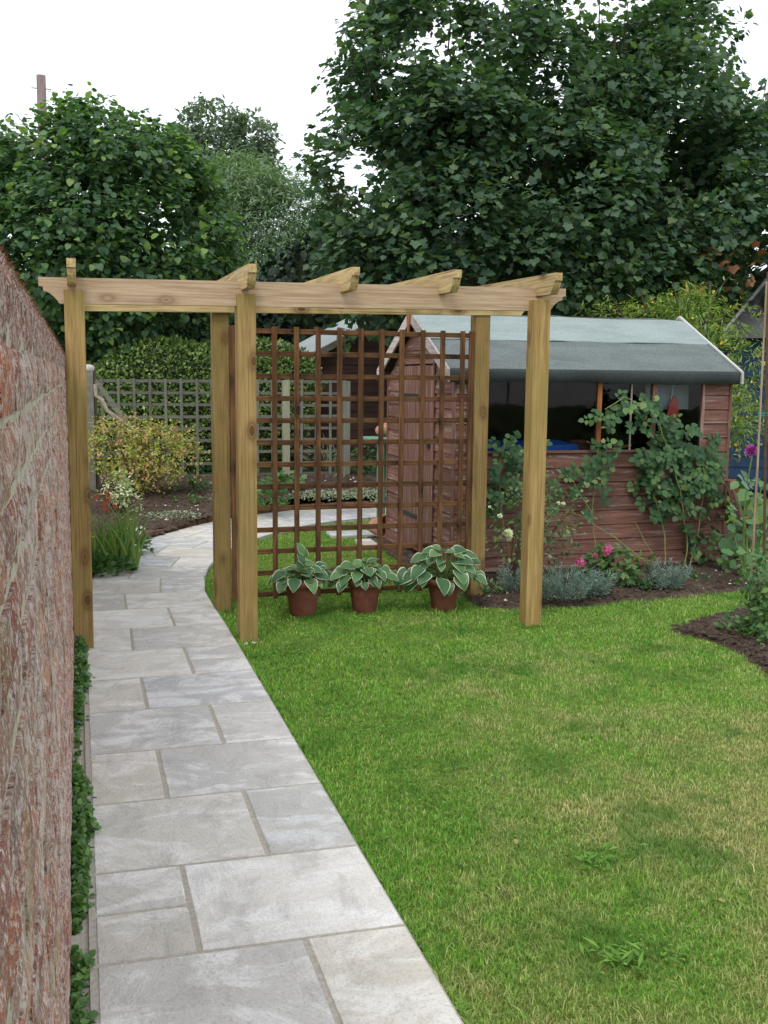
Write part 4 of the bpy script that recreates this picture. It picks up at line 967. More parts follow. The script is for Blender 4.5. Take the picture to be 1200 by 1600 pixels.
def low(px, py, r, h, n, tpl, size, mat, lb, cat='plant', z=.03, group=None, name='low_plant', up=.8, kind='stuff'):
    c = G(px, py, z); t = thing(name, c, lb, cat, group); a = rng.uniform(0, 2*PI, n); q = rng.random(n)**.6
    pos = np.stack([c[0]+q*np.cos(a)*r, c[1]+q*np.sin(a)*r*.8, z+rng.random(n)*h*(1-q*.5)], 1)
    tip = np.stack([np.cos(a)*q, np.sin(a)*q, rng.uniform(-.2, up, n)], 1)+rng.normal(0, .3, (n, 3))
    leafmesh('foliage', tpl, pos, tip, np.array([0, -.2, 1.0])+rng.normal(0, .35, (n, 3)), size*rng.uniform(.7, 1.2, n), mat, t); return t
low(757, 925, .14, .08, 90, 'oval', .04, L['broad'], 'small green weed in the soil behind the rear right pergola post')
low(1003, 918, .10, .06, 60, 'round', .03, L['rose'], 'small dark green seedling in the soil right of the hydrangea')
low(1085, 905, .16, .05, 80, 'oval', .03, L['rose'], 'low dark green seedlings at the right foot of the red shed')

# dahlia with large separate leaves
dc = G(1165, 905, .03); dah = thing('dahlia', dc, 'tall dahlia with broad leaves and one purple bloom at the right end of the shed', 'plant')
ms = MB(); tp = [(1176, 708), (1150, 770), (1190, 760), (1140, 820), (1180, 830), (1160, 860), (1196, 800)]
for (px, py) in tp: e = A(px, py, 6.75); ms.tube(limb_pts(dc, e, .06), [.010, .009, .008, .006, .005], 6)
ms.build('stems', M['stem_green'], dah)
leafV, leafF = T['oval']; dme = npmesh('leaf', leafV*np.array([1.35, 1, 1]), leafF, L['dahlia'])
o0 = np.array(wl(dah))
for i in range(120):
    px = random.uniform(1122, 1215); py = random.uniform(745 if px > 1150 else 790, 905); Y = random.uniform(6.5, 7.1)
    p = A(px, py, Y)-o0; s = random.uniform(.07, .14) if i % 4 == 0 else random.uniform(.05, .095)
    o = bpy.data.objects.new('leaf', dme); col.objects.link(o); o.parent = dah
    o.matrix_local = basis_matrix(tuple(p), (random.uniform(-1, 1), random.uniform(-.8, .2), random.uniform(-.9, .35)), (random.uniform(-.5, .5), -.7, .9), s)
c = np.array(A(1174, 704, 6.6)); n = 110; d = nrm(rng.normal(size=(n, 3))+np.array([0, -.4, .2])); leafmesh('flower', 'oval', c+d*.008, d, rng.normal(size=(n, 3)), rng.uniform(.035, .052, n), L['purple'], dah, kind=None)
c = np.array(A(1189, 695, 6.6)); MB().ball(c, .012).build('flower_bud', M['stem_green'], dah)
# leaning red wooden chair pieces
fc = thing('folded_chair', (5.36, 7.25, .4), 'folded reddish wooden garden chair leaning beside the shed corner', 'chair')
def bar(a, b, w, mat, name, par):
    return MB().tube([a, b], w, 4).build(name, mat, par)
bar(S(1138, 752), S(1158, 818), .030, M['shed_z'], 'side_rail', fc); bar(S(1150, 755, 7.35), S(1170, 808, 7.35), .026, M['orange_wood'], 'side_rail', fc)
bar(S(1130, 751), S(1150, 752), .018, M['terracotta'], 'top_rail', fc)
for k in range(4): bar(S(1146+5*k, 775+12*k), S(1160+3*k, 772+12*k, 7.34), .012, M['orange_wood'], 'slat', fc)
bar(S(1158, 818), S(1176, 900), .022, M['shed_z'], 'leg', fc)

# right edge: canes and climbing pea plant
cb = G(1170, 975, .02)
cn = MB().tube([cb, A(1182, 760, cb[1]), A(1198, 440, cb[1]+.05)], [.008, .0075, .006], 7); tag(cn.build('garden_cane', M['cane'], origin=cb), 'thin bamboo cane leaning right out of the right hand bed', 'cane', 'canes in the right bed')
cb2 = G(1193, 962, .02)
cn = MB().tube([cb2, A(1196, 700, cb2[1]), A(1200, 425, cb2[1])], [.009, .009, .008], 7); tag(cn.build('garden_cane', M['stem_brown'], origin=cb2), 'upright reddish brown cane at the right edge of the picture', 'cane', 'canes in the right bed')
tw = MB(); 
for dz in (0, .012, .02): tw.tube([A(1184, 650, cb2[1])+np.array([0, 0, dz]), A(1205, 649, cb2[1])+np.array([0, 0, dz])], .004, 5)
tag(tw.build('twine', M['twine'], origin=A(1190, 650, cb2[1])), 'teal twine tied round the two canes', 'twine')
pea = thing('sweet_pea_plant', G(1185, 985, .02), 'loose light green pea plant climbing at the foot of the canes', 'plant'); pm = MB(); PP = []
for k in range(10):
    b0 = G(1165+random.uniform(-5, 50), 985+random.uniform(-10, 25), .02); e = A(1168+random.uniform(0, 50), random.uniform(855, 950), b0[1]); pts = limb_pts(b0, e, .12, 6); pm.tube(pts, .004, 5)
    for p in pts: PP += [p+np.array([random.uniform(-.06, .06), random.uniform(-.05, .05), random.uniform(-.05, .05)]) for _ in range(16)]
pm.build('stems', M['stem_green'], pea); PP = np.array(PP); leafmesh('foliage', 'oval', PP, rng.normal(0, 1, (len(PP), 3)), np.array([0, -.6, 1.0])+rng.normal(0, .5, (len(PP), 3)), rng.uniform(.03, .055, len(PP)), L['broad'], pea)
low(1148, 985, .10, .10, 60, 'oval', .045, L['broad'], 'small light green seedling on the soil left of the cane foot', z=.02)

# ================================================================== BACK LEFT BED
# brick edging along the outer edge of the curved path
edg = thing('brick_edging', (1.0, 10.6, 0), 'row of mossy edging bricks along the outer curve of the path', 'edging'); cur = [np.array(p) for p in Lp[14:]]
ek = 0; acc = []
for i in range(len(cur)-1):
    ln = np.linalg.norm(cur[i+1]-cur[i]); nseg = max(2, int(round(ln/.2)))
    for k in range(nseg):
        a = cur[i]+(cur[i+1]-cur[i])*k/nseg; b2 = cur[i]+(cur[i+1]-cur[i])*(k+1)/nseg; d = (b2-a)/np.linalg.norm(b2-a); nn = np.array([-d[1], d[0]])
        c = (a+b2)/2+nn*(.075); w = np.linalg.norm(b2-a)/2-.006; th = math.atan2(d[1], d[0])
        o = link('brick', MB().box(-w, w, -.045, .045, -.03, .065, .010).mesh('brick', M['edging']), edg, (c[0]-1.0, c[1]-10.6, random.uniform(-.006, .006))); o.rotation_euler = (random.uniform(-.06, .06), random.uniform(-.04, .04), th+random.uniform(-.05, .05))
# sword leaved crocosmia
cr = thing('crocosmia_clump', G(170, 885, .03), 'tall sword leaved clump with orange red flowers beside the path curve', 'plant'); c0 = np.array(wl(cr))
def sword(p, tipv, w, name='leaf'):
    V = []; Fc = []; n = 6; p = np.array(p, float); tipv = np.array(tipv, float); s = np.cross(tipv, (0, 1, .2)); s /= np.linalg.norm(s)
    for i in range(n+1):
        t = i/n; c = p+tipv*t+np.array([tipv[0]*.5, tipv[1]*.5, -.18*np.linalg.norm(tipv)])*t**3; ww = w*(1-t**2.2)*(.6+.4*math.sin(PI*min(1, t*1.5+.2)))
        V += [c-s*ww, c+np.array([0, -.003, 0]), c+s*ww]
    for i in range(n): a = i*3; Fc += [(a, a+1, a+4, a+3), (a+1, a+2, a+5, a+4)]
    return V, Fc
for i in range(90):
    p = c0+np.array([random.uniform(-.12, .22), random.uniform(-.12, .25), 0]); v = (random.uniform(-.16, .22), random.uniform(-.2, .15), random.uniform(.38, .62)); V, Fc = sword(p, v, .012)
    MB().add(V, Fc).build('leaf', L['sword'], cr)
for (px, py) in ((171, 790), (160, 777)):
    c = np.array(A(px, py, 8.7)); n = 26; MB().tube(limb_pts(c0, c, .05), .003, 4).build('flower_stalk', M['stem_green'], cr)
    d = nrm(rng.normal(size=(n, 3))*np.array([1.6, .6, .5])); leafmesh('flower', 'narrow', c+d*.03, d, rng.normal(size=(n, 3)), np.full(n, .05), L['red'], cr)
low(160, 893, .22, .14, 240, 'oval', .075, L['broad'], 'low broad leaved green plant spilling onto the path below the sword leaved clump')
wf = low(206, 862, .16, .20, 170, 'oval', .055, L['broad'], 'small green plant with white flowers beside the sword leaved clump', z=.04)
c = np.array(wl(wf)); n = 34; p = c+np.stack([rng.uniform(-.13, .13, n), rng.uniform(-.14, .05, n), rng.uniform(.14, .22, n)], 1); leafmesh('flower', 'round', p, rng.normal(size=(n, 3)), np.array([0, -.5, 1.0])+rng.normal(0, .3, (n, 3)), np.full(n, .028), L['white'], wf)
def bb(px, py, Y): p = A(px, py, Y); return (p[0], Y, float(bz(p[0], Y)))
bushy('variegated_shrub', 'small cream and green variegated shrub below the golden shrub', 'shrub', bb(185, 790, 10.9), [(*A(188, 770, 10.9), .15, .15, .13), (*A(160, 775, 10.9), .10, .1, .07), (*A(205, 782, 10.9), .10, .1, .10), (*A(188, 750, 10.9), .09, .1, .08)], 85, 6, .05, 'oval', .042, L['varieg'], inner=.3, spread=.3)
bushy('spirea_shrub', 'spreading golden yellow shrub with orange tips in front of the grey trellis', 'shrub', bb(215, 745, 11.8),
    [(*A(180, 700, 11.8), .30, .3, .20), (*A(240, 705, 11.8), .38, .35, .20), (*A(285, 715, 11.8), .20, .25, .13), (*A(212, 738, 11.8), .24, .25, .13), (*A(168, 682, 11.9), .18, .2, .13), (*A(262, 688, 11.9), .20, .25, .10), (*A(215, 680, 11.9), .16, .2, .12)], 760, 9, .20, 'oval', .034, L['spirea'], inner=.45, spread=.14, up=.5)
low(270, 808, .30, .06, 420, 'oval', .028, L['silver'], 'flat silvery ground cover patch on the soil near the path curve', z=.10)
low(300, 790, .26, .12, 130, 'oval', .05, L['broad'], 'fresh green leafy clump behind the silvery ground cover', z=.12)
low(300, 765, .22, .18, 130, 'oval', .05, L['rose'], 'dark green leafy clump against the grey trellis foot', z=.24)
low(325, 745, .20, .30, 160, 'oval', .055, L['rose'], 'taller dark green clump left of the rear left pergola post', z=.26)
low(445, 762, .22, .20, 90, 'oval', .10, L['broad'], 'green broad leaved clump below the pale fence post', z=.26)
low(415, 775, .22, .20, 90, 'oval', .09, L['broad'], 'broad leaved clump left of the pale fence post foot', z=.24)
low(500, 778, .42, .10, 520, 'oval', .03, L['silver'], 'wide silvery ground cover patch behind the brown trellis', z=.18)
low(560, 778, .36, .12, 300, 'oval', .035, L['silver'], 'silvery ground cover patch beside the green table', z=.18)
low(410, 790, .30, .08, 300, 'oval', .03, L['creeper'], 'low green ground cover at the far bend of the path', z=.16)
low(510, 735, .36, .42, 260, 'narrow', .12, L['silver'], 'dry grassy stems in front of the dark brown shed', z=.3)
low(575, 740, .28, .45, 260, 'oval', .06, L['rose'], 'dark leafy plant behind the green table', z=.3)

# ---- grey trellis fence
fence = thing('trellis_fence', (1.8, 13.0, .29), 'old grey square lattice trellis fence in front of the hedge', 'fence')
for k in range(9):
    z = 1.485-k*.148; b = MB().box(-1.56, 1.56, -.008, .008, -.017, .017); link('slat', b.mesh('slat', M['old_x']), fence, (0, random.uniform(-.002, .002), z-.29)).rotation_euler = (0, random.uniform(-.004, .004), 0)
for k in range(17):
    x = .28+k*.19; b = MB().box(-.016, .016, -.008, .008, -.62, .62); link('slat', b.mesh('slat', M['old_z']), fence, (x-1.8, -.018, .89-.29)).rotation_euler = (0, random.uniform(-.01, .01), 0)
for (px, w, mat, lb) in ((446, .045, 'palewood', 'pale square fence post behind the brown trellis'), (540, .045, 'old_z', 'greenish fence post in front of the dark brown shed')):
    x = A(px, 650, 12.93)[0]; tag(MB().box(x-w, x+w, 12.86, 12.94, .1, 1.50, .004).build('fence_post', M[mat], origin=(x, 12.9, .1)), lb, 'fence post', 'posts of the grey trellis')
x = A(140, 650, 12.2)[0]; gp = thing('concrete_post', (x, 12.2, .2), 'weathered concrete post with a rounded stone cap beside the wall end', 'post')
MB().box(x-.065, x+.05, 12.15, 12.27, .1, 1.60, .004).build('post', M['concrete'], gp); MB().box(x+.052, x+.085, 12.17, 12.25, .1, 1.62).build('side_board', M['bark'], gp)
MB().ball((x+.0, 12.2, 1.615), .07, 12, 8, (1.1, 1, .75)).build('cap', M['stone'], gp, smooth=True)
p0, p1 = A(151, 592, 12.1), A(203, 662, 12.1)
MB_ = MB().prism([p0, A(148, 597, 12.1), A(196, 668, 12.1), A(206, 664, 12.1)], (0, .03, 0)); tag(MB_.build('leaning_plank', M['old_x'], origin=p1), 'weathered board slanting down from the concrete post', 'board')
tb = MB().tube([A(149, 600, 12.0), A(150, 618, 12.0), A(160, 626, 12.0), A(168, 642, 12.0), A(176, 648, 12.0), A(188, 656, 12.0), A(202, 665, 12.0), A(212, 680, 12.0)], [.022, .02, .024, .02, .024, .02, .022, .014], 8)
tag(tb.build('twisted_branch', M['branch'], origin=A(202, 665, 12)), 'bleached twisted branch hanging along the slanting board', 'branch')

# hedge behind the fence
def hedge(name, label, lobes, n, tpl, size, mat, base, fname='foliage', inner=.8):
    t = thing(name, base, label, 'hedge'); P, out = lobes_shell(lobes, n, inner)
    k = (P[:, 2] > base[2]) & (out[:, 1] < .5); P, out = P[k], out[k]
    tip = nrm(out*.6+rng.normal(0, .7, P.shape)); nor = nrm(out+np.array([0, 0, .5])+rng.normal(0, .45, P.shape))
    leafmesh(fname, tpl, P, tip, nor, size*rng.uniform(.6, 1.25, len(P)), mat, t); return t
hc = [(*A(260, 600, 14.3), 1.0, .6, .62), (*A(300, 660, 14.2), 1.3, .6, .8), (*A(230, 690, 14.2), 1.0, .6, .8), (*A(380, 640, 14.3), 1.0, .6, .8), (*A(205, 620, 14.3), .35, .4, .3), (*A(430, 600, 14.5), .7, .5, .5), (*A(390, 575, 14.6), 1.0, .5, .42)]
hg = hedge('clipped_hedge', 'rounded light green hedge behind the grey trellis fence', hc, 60000, 'diamond', .062, L['hedge'], (1.8, 14.3, .1))
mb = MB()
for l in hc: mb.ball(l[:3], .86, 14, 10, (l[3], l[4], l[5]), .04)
mb.build('dark_core', M['core'], hg)  # solid dark balls filling the hedge behind its leaves
# fallback dark evergreen mass low in the distance
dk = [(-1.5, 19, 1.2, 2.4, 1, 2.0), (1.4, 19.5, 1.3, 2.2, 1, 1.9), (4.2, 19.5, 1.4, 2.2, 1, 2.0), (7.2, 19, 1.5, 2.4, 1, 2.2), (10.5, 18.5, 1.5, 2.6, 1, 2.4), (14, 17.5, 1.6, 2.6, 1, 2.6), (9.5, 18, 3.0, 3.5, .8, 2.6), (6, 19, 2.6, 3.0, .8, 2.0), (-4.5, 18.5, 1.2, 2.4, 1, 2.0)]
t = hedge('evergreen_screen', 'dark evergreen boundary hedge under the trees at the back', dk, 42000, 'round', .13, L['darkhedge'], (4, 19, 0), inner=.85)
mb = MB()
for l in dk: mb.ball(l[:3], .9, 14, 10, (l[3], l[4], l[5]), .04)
mb.build('dark_core', M['core'], t)  # solid dark balls inside the evergreen lobes

# ================================================================== OTHER SHEDS
br = thing('brown_shed', (4.6, 16.2, .2), 'dark brown boarded shed with pale grey roof behind the brown trellis', 'shed')
bx0, bx1, by0, by1 = 3.46, 5.75, 15.1, 17.6; ez, rz, rx = 1.86, 2.50, 4.60
k = 0
while .2+k*.14 < rz-.05:
    z0 = .2+k*.14; z1 = min(z0+.14, rz-.01)
    def sp(z):
        if z <= ez: return bx0, bx1
        f = (z-ez)/(rz-ez); return bx0+(rx-bx0)*f, bx1-(bx1-rx)*f
    a0, b0 = sp(z0); a1, b1 = sp(z1)
    MB().add([(a0, by0, z0), (b0, by0, z0), (b1, by0, z1), (a1, by0, z1), (a0, by0-.022, z0), (b0, by0-.022, z0), (b1, by0-.008, z1), (a1, by0-.008, z1)], [(0, 1, 2, 3), (4, 7, 6, 5), (0, 4, 5, 1), (1, 5, 6, 2), (2, 6, 7, 3), (3, 7, 4, 0)]).build('plank', M['brownshed_x'], br); k += 1
MB().box(bx0+.002, bx1-.002, by0+.001, by1, .2, 1.85).build('wall', M['brownshed_y'], br)
for (xe, ze, sg) in ((bx0-.14, 1.865, 1), (bx1+.14, 1.865, -1)):
    MB().prism([(xe, by0-.16, ze), (rx, by0-.16, rz+.045), (rx, by0-.16, rz+.085), (xe, by0-.16, ze+.04)], (0, by1-by0+.5, 0)).build('roof', M['roof_pale'], br)
    MB().prism([(xe, by0-.18, ze-.07), (rx-sg*.001, by0-.18, rz-.03), (rx-sg*.001, by0-.18, rz+.07), (xe, by0-.18, ze+.03)], (0, .018, 0)).build('bargeboard', M['old_x'], br)
# blue summer house
bs = thing('blue_summer_house', (9.55, 12.4, 0), 'blue boarded summer house with grey pitched roof at the right edge', 'summer house'); cx, cy, R1 = 9.62, 12.5, 1.30
oc = [(cx+R1*math.cos(PI/8+k*PI/4), cy+R1*math.sin(PI/8+k*PI/4)) for k in range(8)]
for k in range(8):
    a, b2 = np.array(oc[k]), np.array(oc[(k+1) % 8]); 
    for j in range(14):
        z0 = .1+j*.15; d = (b2-a)/np.linalg.norm(b2-a); nn = np.array([d[1], -d[0]])
        MB().add([(*a, z0), (*b2, z0), (*b2, z0+.149), (*a, z0+.149), (*(a+nn*.022), z0), (*(b2+nn*.022), z0), (*(b2+nn*.008), z0+.149), (*(a+nn*.008), z0+.149)], [(0, 1, 2, 3), (4, 7, 6, 5), (0, 4, 5, 1), (2, 6, 7, 3), (1, 5, 6, 2), (3, 7, 4, 0)]).build('plank', M['blue'], bs) if k in (4, 5, 6, 3) else None
MB().prism([(*p, .1) for p in [(cx+(x-cx)*.985, cy+(y-cy)*.985) for x, y in oc]], (0, 0, 2.1)).build('wall', M['blue'], bs)
R2 = 1.52; oc2 = [(cx+R2*math.cos(PI/8+k*PI/4), cy+R2*math.sin(PI/8+k*PI/4)) for k in range(8)]; apex = (cx, cy, 3.32)
for k in range(8):
    a, b2 = oc2[k], oc2[(k+1) % 8]; MB().add([(*a, 2.17), (*b2, 2.17), apex, (*a, 2.11), (*b2, 2.11), (cx, cy, 3.26)], [(0, 1, 2), (5, 4, 3), (0, 3, 4, 1)]).build('roof_panel', M['roof_grey'], bs)
    MB().tube([(a[0], a[1], 2.19), (apex[0], apex[1], 3.34)], .028, 5).build('roof_batten', M['white_trim'] if k in (4, 5) else M['old_x'], bs)

# green table and pots beyond the shed
gt = thing('green_table', (3.1, 9.95, 0), 'pale green potting table seen past the left end of the red shed', 'table')
MB().box(2.76, 3.45, 9.75, 10.15, .925, .95, .004).build('table_top', M['greenpaint'], gt)
for (x, y) in ((2.88, 9.80), (2.98, 10.08), (3.38, 9.80), (3.38, 10.08)): MB().box(x-.032, x+.032, y-.02, y+.02, 0, .924).build('leg', M['greenpaint'], gt)
def lying_pot(c, s, ax, mat, lb):
    t = thing('flower_pot', c, lb, 'pot'); a, b = pot_profile(.06*s, .09*s, .16*s)
    for nm, pr in (('pot', a), ('pot_rim', b)):
        m = MB().lathe((0, 0, 0), pr, 20).mesh(nm, M[mat], smooth=True); o = link(nm, m, t); o.rotation_euler = ax
    return t
lying_pot((2.90, 9.95, 1.02), .75, (0, PI/2, .6), 'terracotta_pale', 'terracotta pot lying on its side on the green table')
lying_pot((2.72, 9.45, .12), 1.25, (0, PI/2*.95, -1.2), 'terracotta_pale', 'pale terracotta pot lying on the lawn behind the red shed')

# ================================================================== TREES AND SHRUBS BEHIND
def proj_y(P):
    v = P-np.array([0, 0, EYE]); return 800-F_PX*(v@UP)/(v@fw)
def tree(name, label, base, lobes, nsh, per, ln, tpl, size, mat, stems, group=None, nobj=0, up=.3, inner=.55, spread=.3, cat='tree', gaps=0, top_py=0):
    t = thing(name, base, label, cat, group)
    P, out = lobes_shell(lobes, nsh, inner)
    if gaps:
        f = 1.9/gaps; nz = np.sin(P[:, 0]*2.3*f+2.1*np.sin(P[:, 2]*1.7*f))+np.sin(P[:, 2]*2.9*f+1.7*np.sin(P[:, 1]*2.2*f+P[:, 0]*f))+rng.normal(0, .35, len(P))
        py_ = proj_y(P); kk = nz > (-.62+np.clip((top_py-py_)/260, 0, 1)*1.1); P, out = P[kk], out[kk]
    Q, tip, nor, g = shoots(P, out, per, ln, up, spread)
    k = Q[:, 2] > base[2]+.2; Q, tip, nor, g = Q[k], tip[k], nor[k], g[k]
    v = Q-np.array([0, 0, EYE]); kk = v@fw; px = 600+F_PX*(v@RT)/kk; py = 800-F_PX*(v@UP)/kk
    k = (px > -200) & (px < 1400) & (py > -260); Q, tip, nor, g = Q[k], tip[k], nor[k], g[k]
    sz = size*rng.uniform(.6, 1.25, len(Q))
    if nobj:
        idx = pick_front(Q, nobj); leaf_objects(t, tpl, Q, tip, nor, sz, mat, idx); m = np.ones(len(Q), bool); m[idx] = False; Q, tip, nor, g, sz = Q[m], tip[m], nor[m], g[m], sz[m]
    leafmesh('crown', tpl, Q, tip, nor, sz, mat, t, groups=g)
    for i, (a, b2, r0, r1) in enumerate(stems):
        pts = limb_pts(a, b2, .06, 6); MB().tube(pts, list(np.linspace(r0, r1, 6)), 8).build('trunk' if i == 0 else 'limb', M['bark'], t, smooth=True)
    return t
def lob(px, py, Y, rx, ry, rz): return (*A(px, py, Y), rx, ry, rz)
# sycamore
sy = [lob(620, 150, 13, .75, .9, 1.0), lob(680, 40, 13.2, .8, .9, 1.2), lob(590, 300, 12.8, .75, .9, .8), lob(700, 220, 12.4, .9, .9, .9), lob(760, 110, 12.9, .9, 1, 1.0), lob(720, 360, 12.2, 1.0, .9, .8),
      lob(850, 180, 12.5, 1.0, 1, 1.0), lob(880, 60, 13, .8, 1, .9), lob(960, 100, 12.8, .8, 1, .9), lob(1020, 200, 12.5, 1.0, 1, 1.0), lob(1060, 90, 13, .5, .8, .8), lob(900, 320, 11.9, 1.1, .9, .9), lob(1060, 330, 12, 1.0, .9, .9),
      lob(1160, 280, 12.4, .75, .9, .9), lob(1200, 380, 12.0, .9, .9, .9), lob(600, 420, 12.6, .8, .8, .55), lob(800, 430, 12, 1.1, .8, .55), lob(980, 430, 12, 1.1, .8, .6), lob(1195, 260, 13.2, .5, .8, .6), lob(800, 70, 13.2, .7, .9, 1.0), lob(790, 200, 13.2, .7, .9, .9), lob(870, 260, 13.4, 1.6, .8, 1.6), lob(700, 120, 14, 1.2, .8, 1.8), lob(1000, 220, 14, 1.5, .8, 1.6)]
sb = A(880, 520, 12.9); syb = (sb[0], 12.9, 0)
syc = tree('sycamore_tree', 'huge dark green sycamore with lobed leaves towering behind the red shed', syb, sy, 13500, 9, .34, 'maple', .092, L['sycamore'],
     [((syb[0], 12.9, 0), A(870, 200, 13.0), .20, .06), ((syb[0], 12.9, 1.2), A(700, 120, 13.2), .12, .03), ((syb[0], 12.9, 1.2), A(620, 300, 12.9), .09, .02), ((syb[0], 12.9, 1.4), A(1040, 150, 13.0), .12, .03), ((syb[0], 12.9, 1.6), A(960, 60, 13.0), .08, .02), ((syb[0], 12.9, 1.0), A(1140, 320, 12.6), .08, .02)], nobj=290, up=.45, gaps=1.3, top_py=230)
# tall whips on its top edge and left side
def whips(t, tops, tpl, size, mat, per=12, Y=13.0, spread=.11, name='crown_shoots'):
    Q, TT, NN, gg = [], [], [], []; mb = MB()
    for (px, py, px0, py0) in tops:
        a, b2 = A(px0, py0, Y), A(px, py, Y); mb.tube(limb_pts(a, b2, .04, 5), [.012, .010, .008, .005, .003], 5); gr = random.random(); pp = max(5, int(per*np.linalg.norm(b2-a)/1.0))
        for i in range(pp):
            s = (i+.5)/pp; p = a+(b2-a)*s+np.array([random.uniform(-1, 1), random.uniform(-1, 1), random.uniform(-.6, .4)])*spread*(1.15-.5*s)
            o = nrm(p-(a+(b2-a)*s)); Q.append(p); TT.append(o+np.array([0, 0, -.35])); NN.append(np.array([0, -.2, 1.0])+rng.normal(0, .4, 3)); gg.append(gr)
    mb.build('shoots', M['bark'], t, kind='stuff'); leafmesh(name, tpl, np.array(Q), np.array(TT), np.array(NN), size*rng.uniform(.55, 1.1, len(Q)), mat, t, groups=np.array(gg))
tops = [(535, 30, 560, 130), (545, 85, 580, 180), (520, 150, 570, 230), (505, 250, 560, 330), (470, 235, 530, 330), (460, 240, 520, 300), (580, -10, 600, 90), (615, -40, 640, 60), (660, -60, 670, 50), (735, -40, 735, 60), (790, 5, 790, 80), (830, -20, 830, 80), (870, -50, 870, 60), (905, 10, 905, 80), (935, -30, 935, 60), (985, -10, 975, 80), (1020, 20, 1010, 100), (1050, 0, 1045, 80), (1085, -20, 1075, 60), (1125, 0, 1100, 90), (1120, 50, 1090, 130), (1145, 110, 1110, 190), (1175, 130, 1150, 230), (1200, 120, 1185, 220), (640, 10, 650, 100), (700, -20, 700, 80), (760, 0, 765, 90), (850, 10, 850, 90), (555, 55, 590, 150), (500, 330, 560, 380), (510, 290, 560, 350)]
whips(syc, tops, 'maple', .088, L['sycamore'], 36)
# overhanging sprig above the brown shed roof
sp_ = tree('sycamore_sapling', 'leafy sycamore branch overlapping the pale roof behind the trellis', (3.9, 13.9, .2), [lob(610, 500, 13.5, .40, .4, .12), lob(570, 505, 13.5, .2, .3, .10), lob(600, 460, 13.4, .5, .4, .2)], 70, 6, .25, 'maple', .12, L['sycamore'], [((4.3, 13.8, .2), A(610, 500, 13.6), .03, .01)])
# hazel
hz = [lob(70, 288, 15.5, .9, .9, .85), lob(155, 255, 15.2, .9, .9, .70), lob(245, 310, 15.4, .75, .8, .8), lob(110, 380, 14.7, 1.1, .9, .9), lob(220, 400, 14.9, 1.0, .9, .9), lob(300, 380, 15.4, .55, .6, .9), lob(40, 450, 15.2, 1.1, .9, .9), lob(180, 480, 15, 1.2, .8, .7), lob(290, 470, 15.5, .6, .6, .6), lob(-30, 330, 15.6, .9, .9, 1.0), lob(200, 330, 16.2, 1.4, .6, 1.2), lob(60, 400, 16.4, 1.4, .6, 1.2)]
hb_ = (A(150, 500, 15.6)[0], 15.6, 0)
haz = tree('hazel_tree', 'broad rounded hazel with heart shaped leaves behind the left end of the pergola', hb_, hz, 9000, 8, .32, 'round', .088, L['hazel'],
     [(hb_, A(150, 260, 15.7), .10, .03), ((hb_[0], 15.6, .2), A(60, 280, 15.8), .08, .02), ((hb_[0], 15.6, .2), A(250, 300, 15.8), .08, .02), ((hb_[0], 15.6, .2), A(110, 350, 15.3), .07, .02)], nobj=290, up=.35, gaps=1.2, top_py=250)
whips(haz, [(142, 135, 150, 220), (215, 170, 210, 240), (232, 182, 225, 250), (85, 175, 100, 240), (120, 165, 130, 230), (180, 165, 180, 230), (20, 172, 60, 220), (5, 190, 40, 240), (255, 190, 250, 260), (300, 250, 280, 310), (345, 330, 300, 360), (350, 290, 300, 330), (355, 370, 310, 400), (350, 410, 310, 440)], 'round', .09, L['hazel'], 22, 15.3, .13)
# feathery tree and far oak
tree('feathery_tree', 'pale grey green feathery tree between the hazel and the sycamore', (A(430, 500, 22)[0], 22, 0), [lob(400, 370, 22, 1.2, 1, 1.2), lob(460, 350, 22, 1.0, 1, .9), lob(440, 440, 21.5, 1.5, 1, .9), lob(350, 330, 23, .8, 1, .8), lob(380, 300, 23, .7, .8, .5), lob(500, 400, 22, .8, 1, 1.0), lob(520, 460, 21.5, 1.0, .8, .7), lob(420, 500, 21, 2.0, .8, 1.0), lob(330, 420, 22, .8, .8, 1.2)], 6500, 8, .55, 'narrow', .19, L['willow'], [((A(430, 500, 22)[0], 22, 0), A(420, 350, 22), .15, .04)], inner=.3, up=.8, spread=.12)
tree('far_oak_tree', 'hazy grey green tree in the distance with a knobbly crown against the sky', (A(350, 500, 40)[0], 40, 0), [lob(330, 200, 40, 1.0, 1, .75), lob(345, 235, 40, 1.5, 1, 1.0), lob(390, 220, 40, .8, 1, .7), lob(370, 270, 40, 1.6, 1, 1.0), lob(290, 250, 40, 1.1, 1, .8), lob(250, 240, 40, .8, 1, .7), lob(400, 250, 40, .5, .8, .5)], 1500, 7, .45, 'diamond', .26, L['oak'], [((A(350, 500, 40)[0], 40, 0), A(350, 240, 40), .35, .10), ((A(350, 500, 40)[0], 40, 3.5), A(395, 225, 40), .2, .06)], inner=.3)
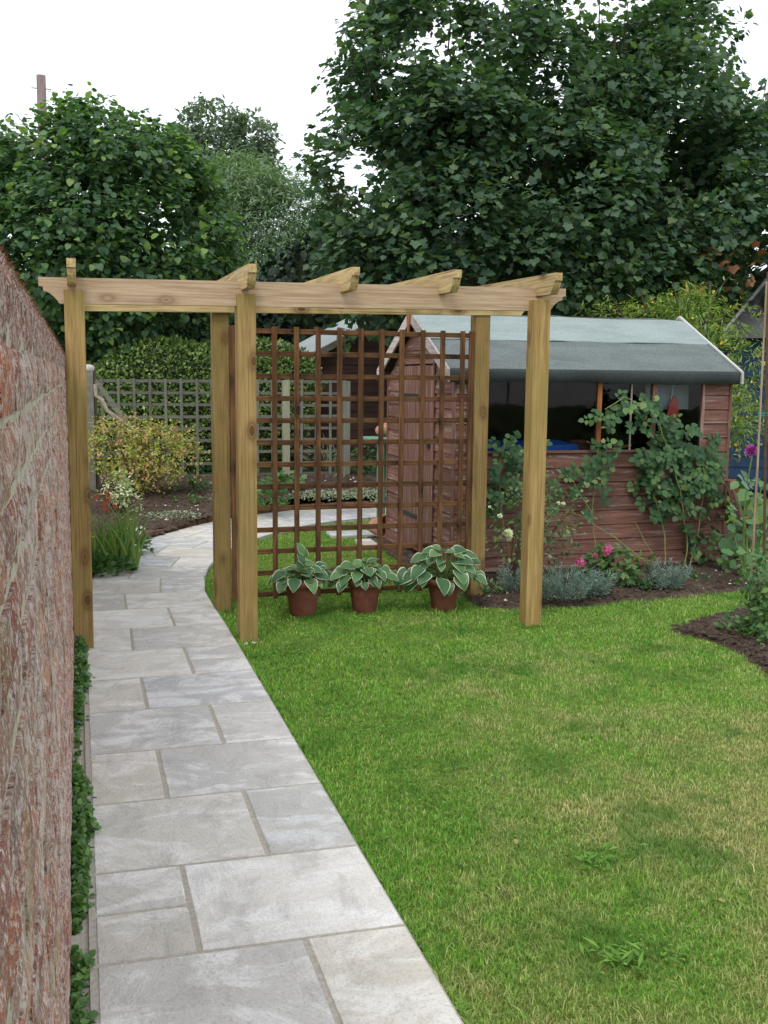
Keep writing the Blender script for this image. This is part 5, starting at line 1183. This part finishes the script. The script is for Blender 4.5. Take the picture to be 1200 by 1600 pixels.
# shrubs behind the red shed
bd = [lob(960, 496, 10.2, .3, .3, .08), lob(1010, 496, 10.2, .3, .3, .10), lob(1060, 490, 10.0, .3, .3, .16), lob(1090, 500, 9.6, .22, .35, .22), lob(1100, 570, 9.2, .20, .3, .40), lob(1120, 560, 9.1, .14, .2, .25), lob(1135, 640, 8.9, .12, .3, .35), lob(1120, 670, 8.9, .2, .3, .3), lob(1158, 580, 9.2, .08, .2, .3), lob(1150, 500, 9.4, .14, .2, .10), lob(1160, 660, 9.0, .12, .3, .25), lob(1075, 475, 9.8, .18, .3, .10)]
bu = tree('flowering_shrub', 'arching yellow green shrub with small yellow flowers behind the red shed', (A(1110, 600, 9.8)[0], 9.8, 0), bd, 620, 9, .16, 'narrow', .085, L['buddleia'], [((A(1110, 600, 9.8)[0], 9.8, 0), A(1100, 500, 9.7), .03, .01)], inner=.2, up=.7, cat='shrub', spread=.22)
P, o_ = lobes_shell(bd, 90, .8); leafmesh('flower', 'round', P+o_*.1, rng.normal(size=P.shape), rng.normal(size=P.shape), rng.uniform(.02, .04, len(P)), L['yellow'], bu)
whips(bu, [(950, 458, 975, 495), (1000, 450, 1010, 490), (1052, 440, 1060, 480), (1140, 432, 1100, 480), (1105, 440, 1090, 480), (1080, 445, 1075, 490)], 'narrow', .10, L['buddleia'], 40, 9.8, .08)
tree('rust_leaved_shrub', 'dull shrub with a few orange brown leaves under the sycamore', (A(1110, 500, 11)[0], 11, 0), [lob(1100, 432, 11, .35, .3, .16), lob(1150, 410, 11.2, .35, .3, .2)], 12, 4, .2, 'maple', .10, L['redleaf'], [((A(1110, 500, 11)[0], 11, 0), A(1110, 440, 11), .03, .01)], cat='shrub')
low(1150, 880, .45, .75, 420, 'oval', .07, L['rose'], 'dark leafy growth filling the gap right of the red shed', z=.03)
# telegraph pole
tp_ = A(64, 118, 26); pl = thing('telegraph_pole', (tp_[0], 26, 0), 'brown telegraph pole top rising above the hazel tree', 'pole')
MB().tube([(tp_[0], 26, 0), (tp_[0], 26, tp_[2])], [.14, .105], 14).build('shaft', M['pole'], pl, smooth=True)
MB().tube([(tp_[0]-.22, 26, tp_[2]-.29), (tp_[0]+.22, 26, tp_[2]-.29)], .012, 5).build('bolt', M['iron'], pl)
